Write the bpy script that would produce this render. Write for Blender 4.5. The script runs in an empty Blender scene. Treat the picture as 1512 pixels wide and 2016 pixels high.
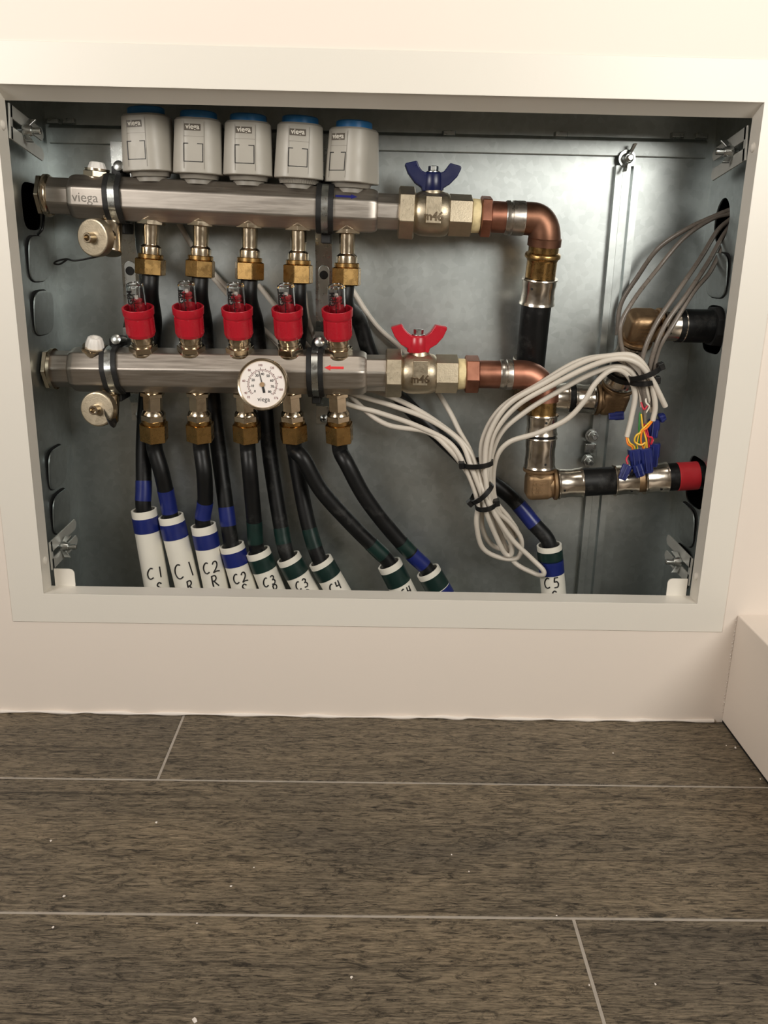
import bpy, bmesh, math, random
from math import sin, cos, pi, radians
from mathutils import Vector, Matrix
random.seed(7)
SC = bpy.context.scene
COL = SC.collection
V = Vector

# ------------------------------------------------------------------ camera, world, lights, exposure
CAM = V((-0.0026, -0.8168, 0.4724))
PITCH, YAW, ROLL, FPX = 0.2924, -0.01545, 0.02158, 1712.3
_f, _u, _r = V((0, cos(PITCH), -sin(PITCH))), V((0, sin(PITCH), cos(PITCH))), V((1, 0, 0))
_z = Matrix.Rotation(YAW, 3, 'Z')
_f, _u, _r = _z @ _f, _z @ _u, _z @ _r
_r, _u = cos(ROLL) * _r + sin(ROLL) * _u, cos(ROLL) * _u - sin(ROLL) * _r
cd = bpy.data.cameras.new('camera')
cam = bpy.data.objects.new('camera', cd)
COL.objects.link(cam)
cam.matrix_world = Matrix(((_r.x, _u.x, -_f.x, CAM.x), (_r.y, _u.y, -_f.y, CAM.y), (_r.z, _u.z, -_f.z, CAM.z), (0, 0, 0, 1)))
cd.sensor_fit = 'HORIZONTAL'
cd.sensor_width = 36
cd.lens = FPX * 36 / 1512
cd.clip_start = 0.02
SC.camera = cam

def at(px, py, y):
    """the point of the plane y = const that the photograph shows at a pixel"""
    d = _f + _r * ((px - 756) / FPX) - _u * ((py - 1008) / FPX)
    return CAM + d * ((y - CAM.y) / d.y)
def atx(px, py, x):
    d = _f + _r * ((px - 756) / FPX) - _u * ((py - 1008) / FPX)
    return CAM + d * ((x - CAM.x) / d.x)

SC.view_settings.view_transform = 'Standard'
SC.view_settings.look = 'None'
SC.view_settings.gamma = 1
SC.view_settings.use_curve_mapping = False
SC.view_settings.exposure = 0.08
SC.cycles.use_denoising = True
SC.cycles.max_bounces = 8
SC.cycles.sample_clamp_indirect = 4

wd = bpy.data.worlds.new('world')
SC.world = wd
wd.use_nodes = True
wd.node_tree.nodes['Background'].inputs[0].default_value = (1.0, 0.93, 0.84, 1)
wd.node_tree.nodes['Background'].inputs[1].default_value = 0.05

def lamp(name, loc, target, size, power, color, shape='DISK', size_y=None, spread=180):
    l = bpy.data.lights.new(name, 'AREA')
    l.shape = shape
    l.size = size
    if size_y: l.size_y = size_y
    l.energy = power
    l.color = color
    l.spread = radians(spread)
    o = bpy.data.objects.new(name, l)
    COL.objects.link(o)
    o.location = loc
    o.rotation_euler = (V(target) - V(loc)).to_track_quat('-Z', 'Y').to_euler()
    return o
lamp('lamp_right', (0.74, -1.12, 0.92), (0.15, 0, 0.80), 0.66, 7.0, (1, 0.965, 0.89), spread=130)
lamp('lamp_left', (-0.98, -1.05, 0.92), (-0.15, 0, 0.80), 0.62, 6.8, (1, 0.945, 0.88), spread=130)
lamp('ceiling_downlight', (0.0, -0.9, 2.38), (0.0, -0.9, 0), 0.20, 5, (1, 0.90, 0.78))

# ------------------------------------------------------------------ materials
def lin(c):
    return tuple((x / 12.92 if x <= 0.04045 else ((x + 0.055) / 1.055) ** 2.4) for x in (c[0] / 255, c[1] / 255, c[2] / 255))
class NT:
    def __init__(self, name):
        self.m = bpy.data.materials.new(name)
        self.m.use_nodes = True
        self.n = self.m.node_tree.nodes
        self.l = self.m.node_tree.links
        self.b = self.n['Principled BSDF']
        self.tc = None
    def add(self, t, **kw):
        x = self.n.new(t)
        for k, v in kw.items(): setattr(x, k, v)
        return x
    def co(self, scale=(1, 1, 1)):
        if not self.tc: self.tc = self.add('ShaderNodeTexCoord')
        mp = self.add('ShaderNodeMapping')
        mp.inputs['Scale'].default_value = scale
        self.l.new(self.tc.outputs['Object'], mp.inputs['Vector'])
        return mp.outputs[0]
    def noise(self, scale, detail=4, rough=0.55, vec=None, dist=0):
        x = self.add('ShaderNodeTexNoise')
        x.inputs['Scale'].default_value = scale
        x.inputs['Detail'].default_value = detail
        x.inputs['Roughness'].default_value = rough
        x.inputs['Distortion'].default_value = dist
        self.l.new(vec if vec is not None else self.co(), x.inputs['Vector'])
        return x.outputs['Fac']
    def ramp(self, fac, stops):
        x = self.add('ShaderNodeValToRGB')
        e = x.color_ramp.elements
        while len(e) < len(stops): e.new(0.5)
        for k, (p, c) in enumerate(stops):
            e[k].position = p
            e[k].color = (*c, 1) if hasattr(c, '__len__') else (c, c, c, 1)
        self.l.new(fac, x.inputs['Fac'])
        return x.outputs['Color']
    def mix(self, fac, a, b, mode='MIX'):
        x = self.add('ShaderNodeMix', data_type='RGBA', blend_type=mode)
        for s, v in ((x.inputs['Factor'], fac), (x.inputs[6], a), (x.inputs[7], b)):
            if hasattr(v, 'is_linked'): self.l.new(v, s)
            elif hasattr(v, '__len__'): s.default_value = (*v, 1)
            else: s.default_value = v
        return x.outputs[2]
    def bump(self, h, strength=0.2, dist=0.001):
        x = self.add('ShaderNodeBump')
        x.inputs['Strength'].default_value = strength
        x.inputs['Distance'].default_value = dist
        self.l.new(h, x.inputs['Height'])
        self.l.new(x.outputs[0], self.b.inputs['Normal'])
    def set(self, **kw):
        for k, v in kw.items():
            s = self.b.inputs[k.replace('_', ' ')]
            if hasattr(v, 'is_linked'): self.l.new(v, s)
            elif hasattr(v, '__len__'): s.default_value = (*v, 1)
            else: s.default_value = v
        return self

def simple(name, rgb, rough=0.5, metal=0.0, var=0.12, nscale=60, bump=0.0, **kw):
    t = NT(name)
    c = lin(rgb)
    n = t.noise(nscale, 5)
    lo, hi = tuple(x * (1 - var) for x in c), tuple(min(1, x * (1 + var)) for x in c)
    t.set(Base_Color=t.ramp(n, [(0.3, lo), (0.7, hi)]), Roughness=t.ramp(t.noise(nscale * 2.3, 3), [(0.3, max(0.03, rough - 0.06)), (0.7, min(1, rough + 0.06))]), Metallic=metal)
    if bump: t.bump(t.noise(nscale * 6, 3), bump, 0.0006)
    t.set(**kw)
    return t.m

M = {}
def make_paint(name, rgb, rough=0.45):
    t = NT(name)
    c = lin(rgb)
    t.set(Base_Color=t.ramp(t.noise(3, 3), [(0.3, tuple(x * 0.97 for x in c)), (0.7, c)]), Roughness=rough)
    t.bump(t.noise(260, 3), 0.06, 0.0008)
    return t.m
M['wall'] = make_paint('wall_paint', (235, 224, 213), 0.5)
M['wall_far'] = make_paint('far_wall_paint', (196, 190, 180), 0.6)
M['enamel'] = make_paint('white_enamel', (228, 223, 213), 0.36)
M['caulk'] = make_paint('white_caulk', (240, 232, 224), 0.4)

def make_galv():
    t = NT('galvanized_steel')
    n = t.noise(9, 5, 0.6)
    sp = t.add('ShaderNodeTexVoronoi')
    sp.inputs['Scale'].default_value = 160
    t.l.new(t.co(), sp.inputs['Vector'])
    base = t.ramp(n, [(0.3, (0.42, 0.455, 0.455)), (0.7, (0.55, 0.59, 0.585))])
    spk = t.ramp(sp.outputs['Color'], [(0.0, 0.90), (1.0, 1.06)])
    col = t.mix(1.0, base, spk, 'MULTIPLY')
    t.set(Base_Color=col, Metallic=1.0, Roughness=t.ramp(t.noise(14, 6, 0.65), [(0.3, 0.36), (0.75, 0.46)]))
    t.bump(t.noise(40, 4), 0.05, 0.001)
    return t.m
M['galv'] = make_galv()
M['zinc'] = simple('zinc_plated_steel', (196, 200, 198), 0.3, 1.0, 0.08, 90)
M['plate'] = simple('grey_passivated_plate', (188, 188, 182), 0.42, 0.35, 0.05, 60)
def make_stainless():
    t = NT('brushed_stainless')
    n = t.noise(30, 4, 0.6, t.co((1, 14, 14)))
    st = t.noise(7, 5, 0.6, t.co((1, 3, 3)))
    col = t.mix(0.5, t.ramp(n, [(0.3, (0.36, 0.325, 0.29)), (0.7, (0.54, 0.50, 0.45))]), t.ramp(st, [(0.3, (0.38, 0.34, 0.30)), (0.7, (0.56, 0.52, 0.47))]))
    t.set(Base_Color=col, Metallic=1.0, Roughness=t.ramp(n, [(0.3, 0.36), (0.7, 0.48)]))
    return t.m
M['steel'] = make_stainless()
M['nickel'] = simple('nickel_plated_brass', (206, 192, 170), 0.2, 1.0, 0.06, 80)
M['valve'] = simple('cast_nickel', (186, 174, 152), 0.42, 1.0, 0.08, 120, 0.15)
M['brass'] = simple('brass', (178, 144, 92), 0.28, 1.0, 0.1, 70)
M['bronze'] = simple('cast_bronze', (158, 132, 102), 0.5, 1.0, 0.14, 90, 0.2)
M['sleeve'] = simple('press_sleeve_steel', (208, 200, 188), 0.22, 1.0, 0.1, 50)
def make_copper(name, a, b, c):
    t = NT(name)
    t.set(Base_Color=t.ramp(t.noise(26, 5, 0.6), [(0.3, lin(a)), (0.5, lin(b)), (0.75, lin(c))]), Metallic=0.95, Roughness=t.ramp(t.noise(50, 4), [(0.3, 0.34), (0.7, 0.5)]))
    return t.m
M['copper'] = make_copper('copper', (128, 86, 70), (162, 112, 92), (180, 128, 108))
M['copper_dark'] = make_copper('tarnished_copper', (90, 64, 52), (122, 86, 68), (148, 108, 88))
M['solder'] = simple('solder', (190, 184, 176), 0.3, 1.0, 0.15, 60)
M['tape_cream'] = simple('thread_sealant', (226, 208, 160), 0.6, 0, 0.1, 200, 0.3)
M['black'] = simple('black_plastic', (16, 16, 17), 0.38, 0, 0.2, 60)
def make_hose():
    t = NT('black_pex')
    d = t.ramp(t.noise(38, 6, 0.7), [(0.54, 0.0), (0.74, 0.65)])
    col = t.mix(d, lin((12, 13, 14)), lin((74, 74, 72)))
    t.set(Base_Color=col, Roughness=t.ramp(t.noise(50, 4), [(0.3, 0.36), (0.7, 0.55)]), Specular_IOR_Level=0.35)
    return t.m
M['hose'] = make_hose()
M['rubber'] = simple('black_rubber', (20, 20, 20), 0.6, 0, 0.15, 80)
M['tape_blue'] = simple('blue_tape', (24, 36, 102), 0.34, 0, 0.12, 60)
M['tape_green'] = simple('dark_green_tape', (18, 42, 38), 0.34, 0, 0.2, 60)
M['tape_red'] = simple('red_tape', (204, 48, 56), 0.38, 0, 0.08, 60)
M['pvc'] = simple('white_pvc', (226, 222, 210), 0.36, 0, 0.03, 20)
M['ink'] = simple('black_ink', (14, 13, 13), 0.5, 0, 0.1, 50)
M['act'] = simple('grey_plastic', (166, 161, 151), 0.45, 0, 0.03, 60)
M['act_dark'] = simple('darker_grey_plastic', (128, 123, 114), 0.5, 0, 0.03, 60)
M['blue_cap'] = simple('light_blue_plastic', (52, 124, 186), 0.35, 0, 0.05, 60)
M['label_grey'] = simple('brown_grey_label', (88, 80, 70), 0.5, 0, 0.05, 60)
M['label_white'] = simple('label_print', (220, 214, 202), 0.5, 0, 0.02, 60)
M['red'] = simple('red_plastic', (176, 26, 42), 0.3, 0, 0.06, 50)
M['navy'] = simple('navy_plastic', (14, 22, 64), 0.32, 0, 0.1, 50)
M['conn'] = simple('blue_connector_plastic', (22, 33, 94), 0.35, 0, 0.1, 60)
M['dial'] = simple('dial_face', (236, 228, 222), 0.5, 0, 0.02, 30)
M['maroon'] = simple('maroon_print', (120, 70, 70), 0.5, 0, 0.05, 60)
M['cable'] = simple('light_grey_cable', (206, 198, 186), 0.42, 0, 0.05, 40)
M['cable_dark'] = simple('grey_cable', (112, 104, 96), 0.3, 0, 0.12, 60)
M['w_yellow'] = simple('yellow_wire', (236, 190, 60), 0.4)
M['w_orange'] = simple('orange_wire', (240, 130, 30), 0.4)
M['w_green'] = simple('green_wire', (40, 120, 50), 0.4)
M['w_red'] = simple('red_wire', (190, 40, 60), 0.4)
M['w_white'] = simple('white_wire', (232, 226, 214), 0.4)
M['arrow_blue'] = simple('blue_ink', (30, 34, 110), 0.5)
M['arrow_red'] = simple('red_ink', (222, 40, 44), 0.5)
M['white_plastic'] = simple('white_plastic', (238, 234, 228), 0.38, 0, 0.02, 40)
M['void'] = simple('dark_cavity', (16, 16, 16), 0.9)
def make_glass():
    t = NT('clear_plastic')
    t.set(Base_Color=(0.97, 0.98, 0.98), Roughness=0.04, IOR=1.42, Transmission_Weight=1.0)
    return t.m
M['glass'] = make_glass()
def make_floor():
    t = NT('wood_look_tile')
    at_ = t.add('ShaderNodeAttribute', attribute_name='plank')
    tc = t.add('ShaderNodeTexCoord')
    ad = t.add('ShaderNodeVectorMath', operation='ADD')
    t.l.new(tc.outputs['Object'], ad.inputs[0])
    t.l.new(at_.outputs['Vector'], ad.inputs[1])
    def mp(s):
        m = t.add('ShaderNodeMapping')
        m.inputs['Scale'].default_value = s
        t.l.new(ad.outputs[0], m.inputs['Vector'])
        return m.outputs[0]
    big = t.noise(5, 4, 0.6, mp((0.5, 1.3, 1)), 0.6)
    grain = t.noise(80, 6, 0.75, mp((0.6, 6, 1)), 1.6)
    fine = t.noise(210, 3, 0.8, mp((0.3, 5, 1)), 0.3)
    speck = t.noise(46, 6, 0.75, mp((0.8, 2.6, 1)), 2.2)
    streak = t.noise(14, 5, 0.7, mp((0.22, 7, 1)), 0.5)
    col = t.ramp(big, [(0.28, lin((88, 81, 71))), (0.52, lin((115, 104, 87))), (0.75, lin((130, 116, 95)))])
    col = t.mix(1.0, col, t.ramp(grain, [(0.37, 0.22), (0.49, 0.92), (0.66, 1.40)]), 'MULTIPLY')
    col = t.mix(1.0, col, t.ramp(fine, [(0.34, 0.55), (0.5, 1.0), (0.7, 1.25)]), 'MULTIPLY')
    col = t.mix(1.0, col, t.ramp(speck, [(0.38, 0.28), (0.48, 0.95), (0.7, 1.2)]), 'MULTIPLY')
    col = t.mix(1.0, col, t.ramp(streak, [(0.30, 0.40), (0.43, 1.0), (0.7, 1.12)]), 'MULTIPLY')
    t.set(Base_Color=col, Roughness=t.ramp(fine, [(0.3, 0.62), (0.7, 0.44)]), Specular_IOR_Level=0.35)
    t.bump(grain, 0.25, 0.0008)
    return t.m
M['floor'] = make_floor()
M['grout'] = simple('grout', (168, 160, 150), 0.8, 0, 0.12, 80)

# ------------------------------------------------------------------ mesh helpers
def basis(d, ref=(0, -1, 0)):
    d = V(d).normalized()
    r = V(ref)
    if abs(d.dot(r.normalized())) > 0.97: r = V((0, 0, 1)) if abs(d.z) < 0.9 else V((0, -1, 0))
    u = (r - d * r.dot(d)).normalized()
    return d, u, d.cross(u)
def rounded(n, apothem, cr, seg=4, rot=0.0):
    """section of a regular n-gon with rounded corners, as (u, v) points"""
    out = []
    R = (apothem - cr) / cos(pi / n)
    for k in range(n):
        a = 2 * pi * (k + 0.5) / n + rot
        c = (R * cos(a), R * sin(a))
        for j in range(seg + 1):
            b = a - pi / n + 2 * pi / n * j / seg
            out.append((c[0] + cr * cos(b), c[1] + cr * sin(b)))
    return out
def circ(n): return [(cos(2 * pi * k / n), sin(2 * pi * k / n)) for k in range(n)]
def catmull(pts, res=8):
    pts = [V(p) for p in pts]
    P = [pts[0] * 2 - pts[1]] + pts + [pts[-1] * 2 - pts[-2]]
    out = []
    for i in range(1, len(P) - 2):
        p0, p1, p2, p3 = P[i - 1:i + 3]
        for k in range(res):
            t = k / res
            out.append(0.5 * ((2 * p1) + (p2 - p0) * t + (2 * p0 - 5 * p1 + 4 * p2 - p3) * t * t + (3 * p1 - p0 - 3 * p2 + p3) * t ** 3))
    out.append(pts[-1].copy())
    return out
class MB:
    def __init__(self): self.bm = bmesh.new()
    def rings(self, rings, cap0=True, cap1=True):
        bm = self.bm
        vs = [[bm.verts.new(p) for p in r] for r in rings]
        n = len(vs[0])
        for a, b in zip(vs, vs[1:]):
            for i in range(n):
                j = (i + 1) % n
                bm.faces.new((a[i], a[j], b[j], b[i]))
        if cap0: bm.faces.new(vs[0][::-1])
        if cap1: bm.faces.new(vs[-1])
        return self
    def lathe(self, prof, O, D, n=32, sect=None, ref=(0, -1, 0), caps=(True, True)):
        d, u, v = basis(D, ref)
        O = V(O)
        s = sect or circ(n)
        self.rings([[O + d * t + (u * a + v * b) * r for a, b in s] for t, r in prof], *caps)
        return self
    def hexa(self, t0, t1, apothem, O, D, ch=0.0012, rot=0.0, sides=6, ref=(0, -1, 0)):
        s = rounded(sides, 1.0, 0.07, 2, rot)
        return self.lathe([(t0, apothem - ch), (t0 + ch * 0.7, apothem), (t1 - ch * 0.7, apothem), (t1, apothem - ch)], O, D, sect=s, ref=ref)
    def ring(self, prof, O, D, n=32, **k):
        """closed profile (t, r) swept round: a hollow ring"""
        return self.lathe(list(prof) + [prof[0]], O, D, n, caps=(False, False), **k)
    def tube(self, path, r, n=12, res=8, smooth=True, caps=True, closed=False):
        p = catmull(path, res) if smooth and len(path) > 2 else [V(a) for a in path]
        tan = [(p[min(i + 1, len(p) - 1)] - p[max(i - 1, 0)]).normalized() for i in range(len(p))]
        _, u, _ = basis(tan[0])
        R = []
        for i, q in enumerate(p):
            u = (u - tan[i] * u.dot(tan[i])).normalized()
            w = tan[i].cross(u)
            rr = r(i / (len(p) - 1)) if callable(r) else r
            R.append([q + (u * cos(2 * pi * k / n) + w * sin(2 * pi * k / n)) * rr for k in range(n)])
        self.rings(R, caps, caps)
        return self
    def box(self, lo, hi):
        a, b = V(lo), V(hi)
        return self.rings([[V((a.x, a.y, z)), V((b.x, a.y, z)), V((b.x, b.y, z)), V((a.x, b.y, z))] for z in (a.z, b.z)])
    def obox(self, c, x, y, z):
        """box from centre and three half-axis vectors"""
        c, x, y, z = V(c), V(x), V(y), V(z)
        return self.rings([[c - x - y + z * s, c + x - y + z * s, c + x + y + z * s, c - x + y + z * s] for s in (-1, 1)])
    def rbox(self, c, x, y, z, r, seg=5):
        """box with all edges rounded"""
        q = MB().obox(c, x, y, z).bm
        bmesh.ops.bevel(q, geom=list(q.edges), offset=r, segments=seg, profile=0.5, affect='EDGES')
        mp = {v: self.bm.verts.new(v.co) for v in q.verts}
        for f in q.faces: self.bm.faces.new([mp[v] for v in f.verts])
        q.free()
        return self
    def plate(self, pts, t):
        """outline extruded by the vector t"""
        t = V(t)
        pts = [V(p) for p in pts]
        return self.rings([pts, [p + t for p in pts]])
    def build(self, name, m, parent=None, bevel=0.0, sharp=38, seg=2):
        bmesh.ops.recalc_face_normals(self.bm, faces=self.bm.faces)
        return link(name, self.bm, m, parent, bevel, sharp, seg)
WORLD = {}
def origin(o):
    return WORLD.get(o.name, V((0, 0, 0))) if o else V((0, 0, 0))
def link(name, bm, m, parent=None, bevel=0.0, sharp=38, seg=2):
    me = bpy.data.meshes.new(name)
    off = origin(parent)
    if off.length: bmesh.ops.translate(bm, verts=bm.verts, vec=-off)
    bm.to_mesh(me)
    bm.free()
    for mm in (m if isinstance(m, (list, tuple)) else [m]): me.materials.append(mm if not isinstance(mm, str) else M[mm])
    for p in me.polygons: p.use_smooth = True
    me.set_sharp_from_angle(angle=radians(sharp))
    o = bpy.data.objects.new(name, me)
    COL.objects.link(o)
    if parent:
        o.parent = parent
        WORLD[o.name] = off
    if not name in ('lettering', 'numeral'):
        wn = o.modifiers.new('weighted_normal', 'WEIGHTED_NORMAL')
        wn.keep_sharp = True
    if bevel:
        o.modifiers.remove(wn)
        b = o.modifiers.new('bevel', 'BEVEL')
        b.width = bevel
        b.segments = seg
        b.limit_method = 'ANGLE'
        b.angle_limit = radians(40)
        b.harden_normals = True
    return o
def tag(o, label, cat, group=None):
    o['label'] = label
    o['category'] = cat
    if group: o['group'] = group
    return o
def thing(name, label, cat, loc, group=None):
    o = bpy.data.objects.new(name, None)
    o.empty_display_size = 0.01
    COL.objects.link(o)
    o.location = V(loc)
    WORLD[o.name] = V(loc)
    return tag(o, label, cat, group)
def struct(o):
    o['kind'] = 'structure'
    return o
def lettering(name, s, O, X, Y, size, m, parent, extrude=0.00012, align='CENTER', bold=0.0):
    """printed characters: flat text set at O, running along X, upright along Y"""
    c = bpy.data.curves.new(name, 'FONT')
    c.body = s
    c.size = size
    c.align_x = align
    c.align_y = 'CENTER'
    c.extrude = extrude
    c.offset = bold
    c.resolution_u = 3
    t = bpy.data.objects.new(name + '_source', c)
    me = bpy.data.meshes.new_from_object(t)
    bm = bmesh.new()
    bm.from_mesh(me)
    bpy.data.objects.remove(t)
    bpy.data.curves.remove(c)
    bpy.data.meshes.remove(me)
    X, Y = V(X).normalized(), V(Y).normalized()
    Z = X.cross(Y)
    mt = Matrix(((X.x, Y.x, Z.x, O[0]), (X.y, Y.y, Z.y, O[1]), (X.z, Y.z, Z.z, O[2]), (0, 0, 0, 1)))
    bmesh.ops.transform(bm, matrix=mt, verts=bm.verts)
    return link(name, bm, m, parent)
def holed(outline, holes, t):
    """flat panel with holes in local xy, thickness t along +z, as a bmesh"""
    c = bpy.data.curves.new('panel', 'CURVE')
    c.dimensions = '2D'
    c.fill_mode = 'BOTH'
    c.extrude = t / 2
    for loop in [outline] + holes:
        s = c.splines.new('POLY')
        s.points.add(len(loop) - 1)
        for p, q in zip(s.points, loop): p.co = (q[0], q[1], 0, 1)
        s.use_cyclic_u = True
    o = bpy.data.objects.new('panel_source', c)
    me = bpy.data.meshes.new_from_object(o)
    bm = bmesh.new()
    bm.from_mesh(me)
    bpy.data.objects.remove(o)
    bpy.data.curves.remove(c)
    bpy.data.meshes.remove(me)
    bmesh.ops.remove_doubles(bm, verts=bm.verts, dist=1e-6)
    return bm

# ------------------------------------------------------------------ the setting
W2, ZB, ZT = 0.33, 0.135, 0.601            # opening in the wall
CW0, CW1, CB, CT, CD = -0.338, 0.342, 0.030, 0.612, 0.140   # inside of the cabinet
OUT = (CW0 - 0.004, CW1 + 0.004, CB - 0.004, CT + 0.004)
def wall_back():
    bm = holed([(-1.6, 0), (1.6, 0), (1.6, 2.4), (-1.6, 2.4)], [[(-W2 - 0.003, ZB - 0.003), (W2 + 0.003, ZB - 0.003), (W2 + 0.003, ZT + 0.003), (-W2 - 0.003, ZT + 0.003)]], 0.012)
    bmesh.ops.transform(bm, matrix=Matrix(((1, 0, 0, 0), (0, 0, -1, 0.006), (0, 1, 0, 0), (0, 0, 0, 1))), verts=bm.verts)
    return struct(link('wall_back', bm, 'wall'))
wall_back()
struct(MB().box((-1.62, -2.42, 0), (-1.60, 0.30, 2.4)).build('wall_left', 'wall_far'))
struct(MB().box((1.60, -2.42, 0), (1.62, 0.30, 2.4)).build('wall_right', 'wall_far'))
struct(MB().box((-1.62, -2.44, 0), (1.62, -2.42, 2.4)).build('wall_front', 'wall_far'))
struct(MB().box((-1.62, -2.44, 2.4), (1.62, 0.30, 2.42)).build('ceiling', 'wall_far'))
struct(MB().box((-1.62, 0.28, 0), (1.62, 0.30, 2.4)).build('trim_2', 'void'))       # far side of the wall cavity

def floor():
    bm = bmesh.new()
    lay = bm.verts.layers.float_vector.new('plank')
    g = 0.0011
    rows = []
    y1, dy = -0.1171, 0.1691
    joints = {0: -0.1958, 1: 0.62, 2: 0.1528}
    for k in range(-1, 14):
        ya, yb = y1 - dy * (k), y1 - dy * (k - 1)
        if k < 0: continue
        x0 = joints.get(k, random.uniform(-0.6, 0.6))
        L = 1.22
        xs = [x0 + L * j for j in range(-3, 4)]
        for a, b in zip(xs, xs[1:]):
            a, b = max(a, -1.6), min(b, 1.6)
            if b - a < 0.02: continue
            off = V((random.uniform(-3, 3), random.uniform(-3, 3), random.uniform(-3, 3)))
            yt = min(yb, 0.012)
            lo, hi = V((a + g, max(ya, -2.42) + g, -0.010)), V((b - g, yt - g, 0))
            rings = []
            for z, i in ((-0.01, 0), (-0.0006, 0), (0, 0.0006)):
                rings.append([bm.verts.new((x, y, z)) for x, y in ((lo.x + i, lo.y + i), (hi.x - i, lo.y + i), (hi.x - i, hi.y - i), (lo.x + i, hi.y - i))])
            for r in rings:
                for v in r: v[lay] = off
            for r, s in zip(rings, rings[1:]):
                for i in range(4): bm.faces.new((r[i], r[(i + 1) % 4], s[(i + 1) % 4], s[i]))
            bm.faces.new(rings[-1])
    n0 = len(bm.faces)
    q = [bm.verts.new(p) for p in ((-1.62, -2.44, -0.0005), (1.62, -2.44, -0.0005), (1.62, 0.012, -0.0005), (-1.62, 0.012, -0.0005))]
    f = bm.faces.new(q)
    f.material_index = 1
    return struct(link('floor', bm, ['floor', 'grout'], sharp=20))
floor()
# boxed skirting that runs out of the corner on the right
sk = struct(MB().box((0.3732, -1.2, 0.0022), (0.52, -0.0002, 0.1235)).build('baseboard_right', 'wall', None, 0.0015))
struct(MB().box((0.3738, -1.2, 0.0), (0.52, -0.0002, 0.0022)).build('trim_3', 'void'))
def caulk_line():
    m = MB()
    pts = []
    x = -0.62
    while x < 0.372:
        pts.append(V((x, -0.0009 - random.uniform(0, 0.0009), 0.0010 + random.uniform(0, 0.0012))))
        x += random.uniform(0.006, 0.02)
    m.tube(pts, lambda t: 0.0014 + 0.0006 * sin(t * 90), 8, 3)
    return struct(m.build('trim_1', 'caulk'))
caulk_line()
def corner_bead():
    m = MB()
    for k in range(26):
        z = 0.012 + k * 0.0042 + random.uniform(-0.001, 0.001)
        r = random.uniform(0.0004, 0.0009)
        m.lathe([(-r, r * 0.2), (-r * 0.5, r * 0.9), (0, r), (r * 0.5, r * 0.9), (r, r * 0.2)], (0.3726 + random.uniform(-0.0006, 0.0004), -0.0006, z), (0, 0, 1), 8)
    return struct(m.build('trim_4', 'caulk'))
corner_bead()

# ------------------------------------------------------------------ recessed steel cabinet
CAB = thing('cabinet', 'recessed galvanized steel cabinet sunk in the white wall, open at the front', 'cabinet', (0, 0.07, CB))
MB().box((OUT[0], CD, OUT[2]), (OUT[1], CD + 0.0015, OUT[3])).build('back_panel', 'galv', CAB)
MB().box((OUT[0], 0.013, CT), (OUT[1], CD, CT + 0.0015)).build('top_panel', 'galv', CAB)
MB().box((OUT[0], 0.013, CB - 0.0015), (OUT[1], CD, CB)).build('bottom_panel', 'galv', CAB)
def octo(cy, cz, ry, rz, cut=0.45, seg=4):
    """rounded octagon in the (y, z) plane"""
    pts = []
    for k in range(32):
        a = 2 * pi * k / 32
        c, s = cos(a), sin(a)
        e = 0.55
        pts.append((cy + ry * math.copysign(abs(c) ** e, c), cz + rz * math.copysign(abs(s) ** e, s)))
    return pts
KZ = [0.1965, 0.2452, 0.405, 0.457, 0.506, 0.145]
def side_panel(x, inward, holes, plates):
    bm = holed([(0.013, CB), (CD, CB), (CD, CT), (0.013, CT)], holes, 0.0015)
    # local (x, y) -> world (y, z)
    bmesh.ops.transform(bm, matrix=Matrix(((0, 0, 1, x), (1, 0, 0, 0), (0, 1, 0, 0), (0, 0, 0, 1))), verts=bm.verts)
    sp = link('side_panel', bm, 'galv', CAB)
    for cy, cz, ry, rz, tilt in plates:
        o1, o2 = octo(cy, cz, ry, rz), octo(cy, cz, ry - 0.0022, rz - 0.0022)
        f = lambda pts, d: [V((x + inward * (0.0014 + d + abs(tilt) * (p[1] - cz + 0.022) * 0.06), p[0], p[1])) for p in pts]
        MB().rings([f(o1, 0), f(o1, 0.0012), f(o2, 0.0016)], True, True).build('knockout_plate', 'galv', sp)
        o3 = octo(cy, cz, ry + 0.0011, rz + 0.0011)
        MB().plate([V((x + inward * 0.0009, p[0], p[1])) for p in o3], (-inward * 0.0012, 0, 0)).build('knockout_gap', 'void', sp)
    return sp
side_panel(CW0 - 0.0008, 1, [octo(0.083, 0.506, 0.024, 0.022)],
           [(0.083, 0.457, 0.026, 0.0215, 1), (0.083, 0.405, 0.026, 0.0215, 1), (0.083, 0.2452, 0.026, 0.0215, -1), (0.083, 0.1965, 0.026, 0.0215, 1)])
side_panel(CW1 + 0.0008, -1, [[(0.094 + 0.019 * cos(2 * pi * k / 32), 0.507 + 0.022 * sin(2 * pi * k / 32)) for k in range(32)], octo(0.080, 0.402, 0.027, 0.024), octo(0.074, 0.243, 0.028, 0.0265)],
           [(0.083, 0.455, 0.026, 0.0215, 1), (0.083, 0.1935, 0.026, 0.0215, 1), (0.083, 0.145, 0.026, 0.0215, -1)])
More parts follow.
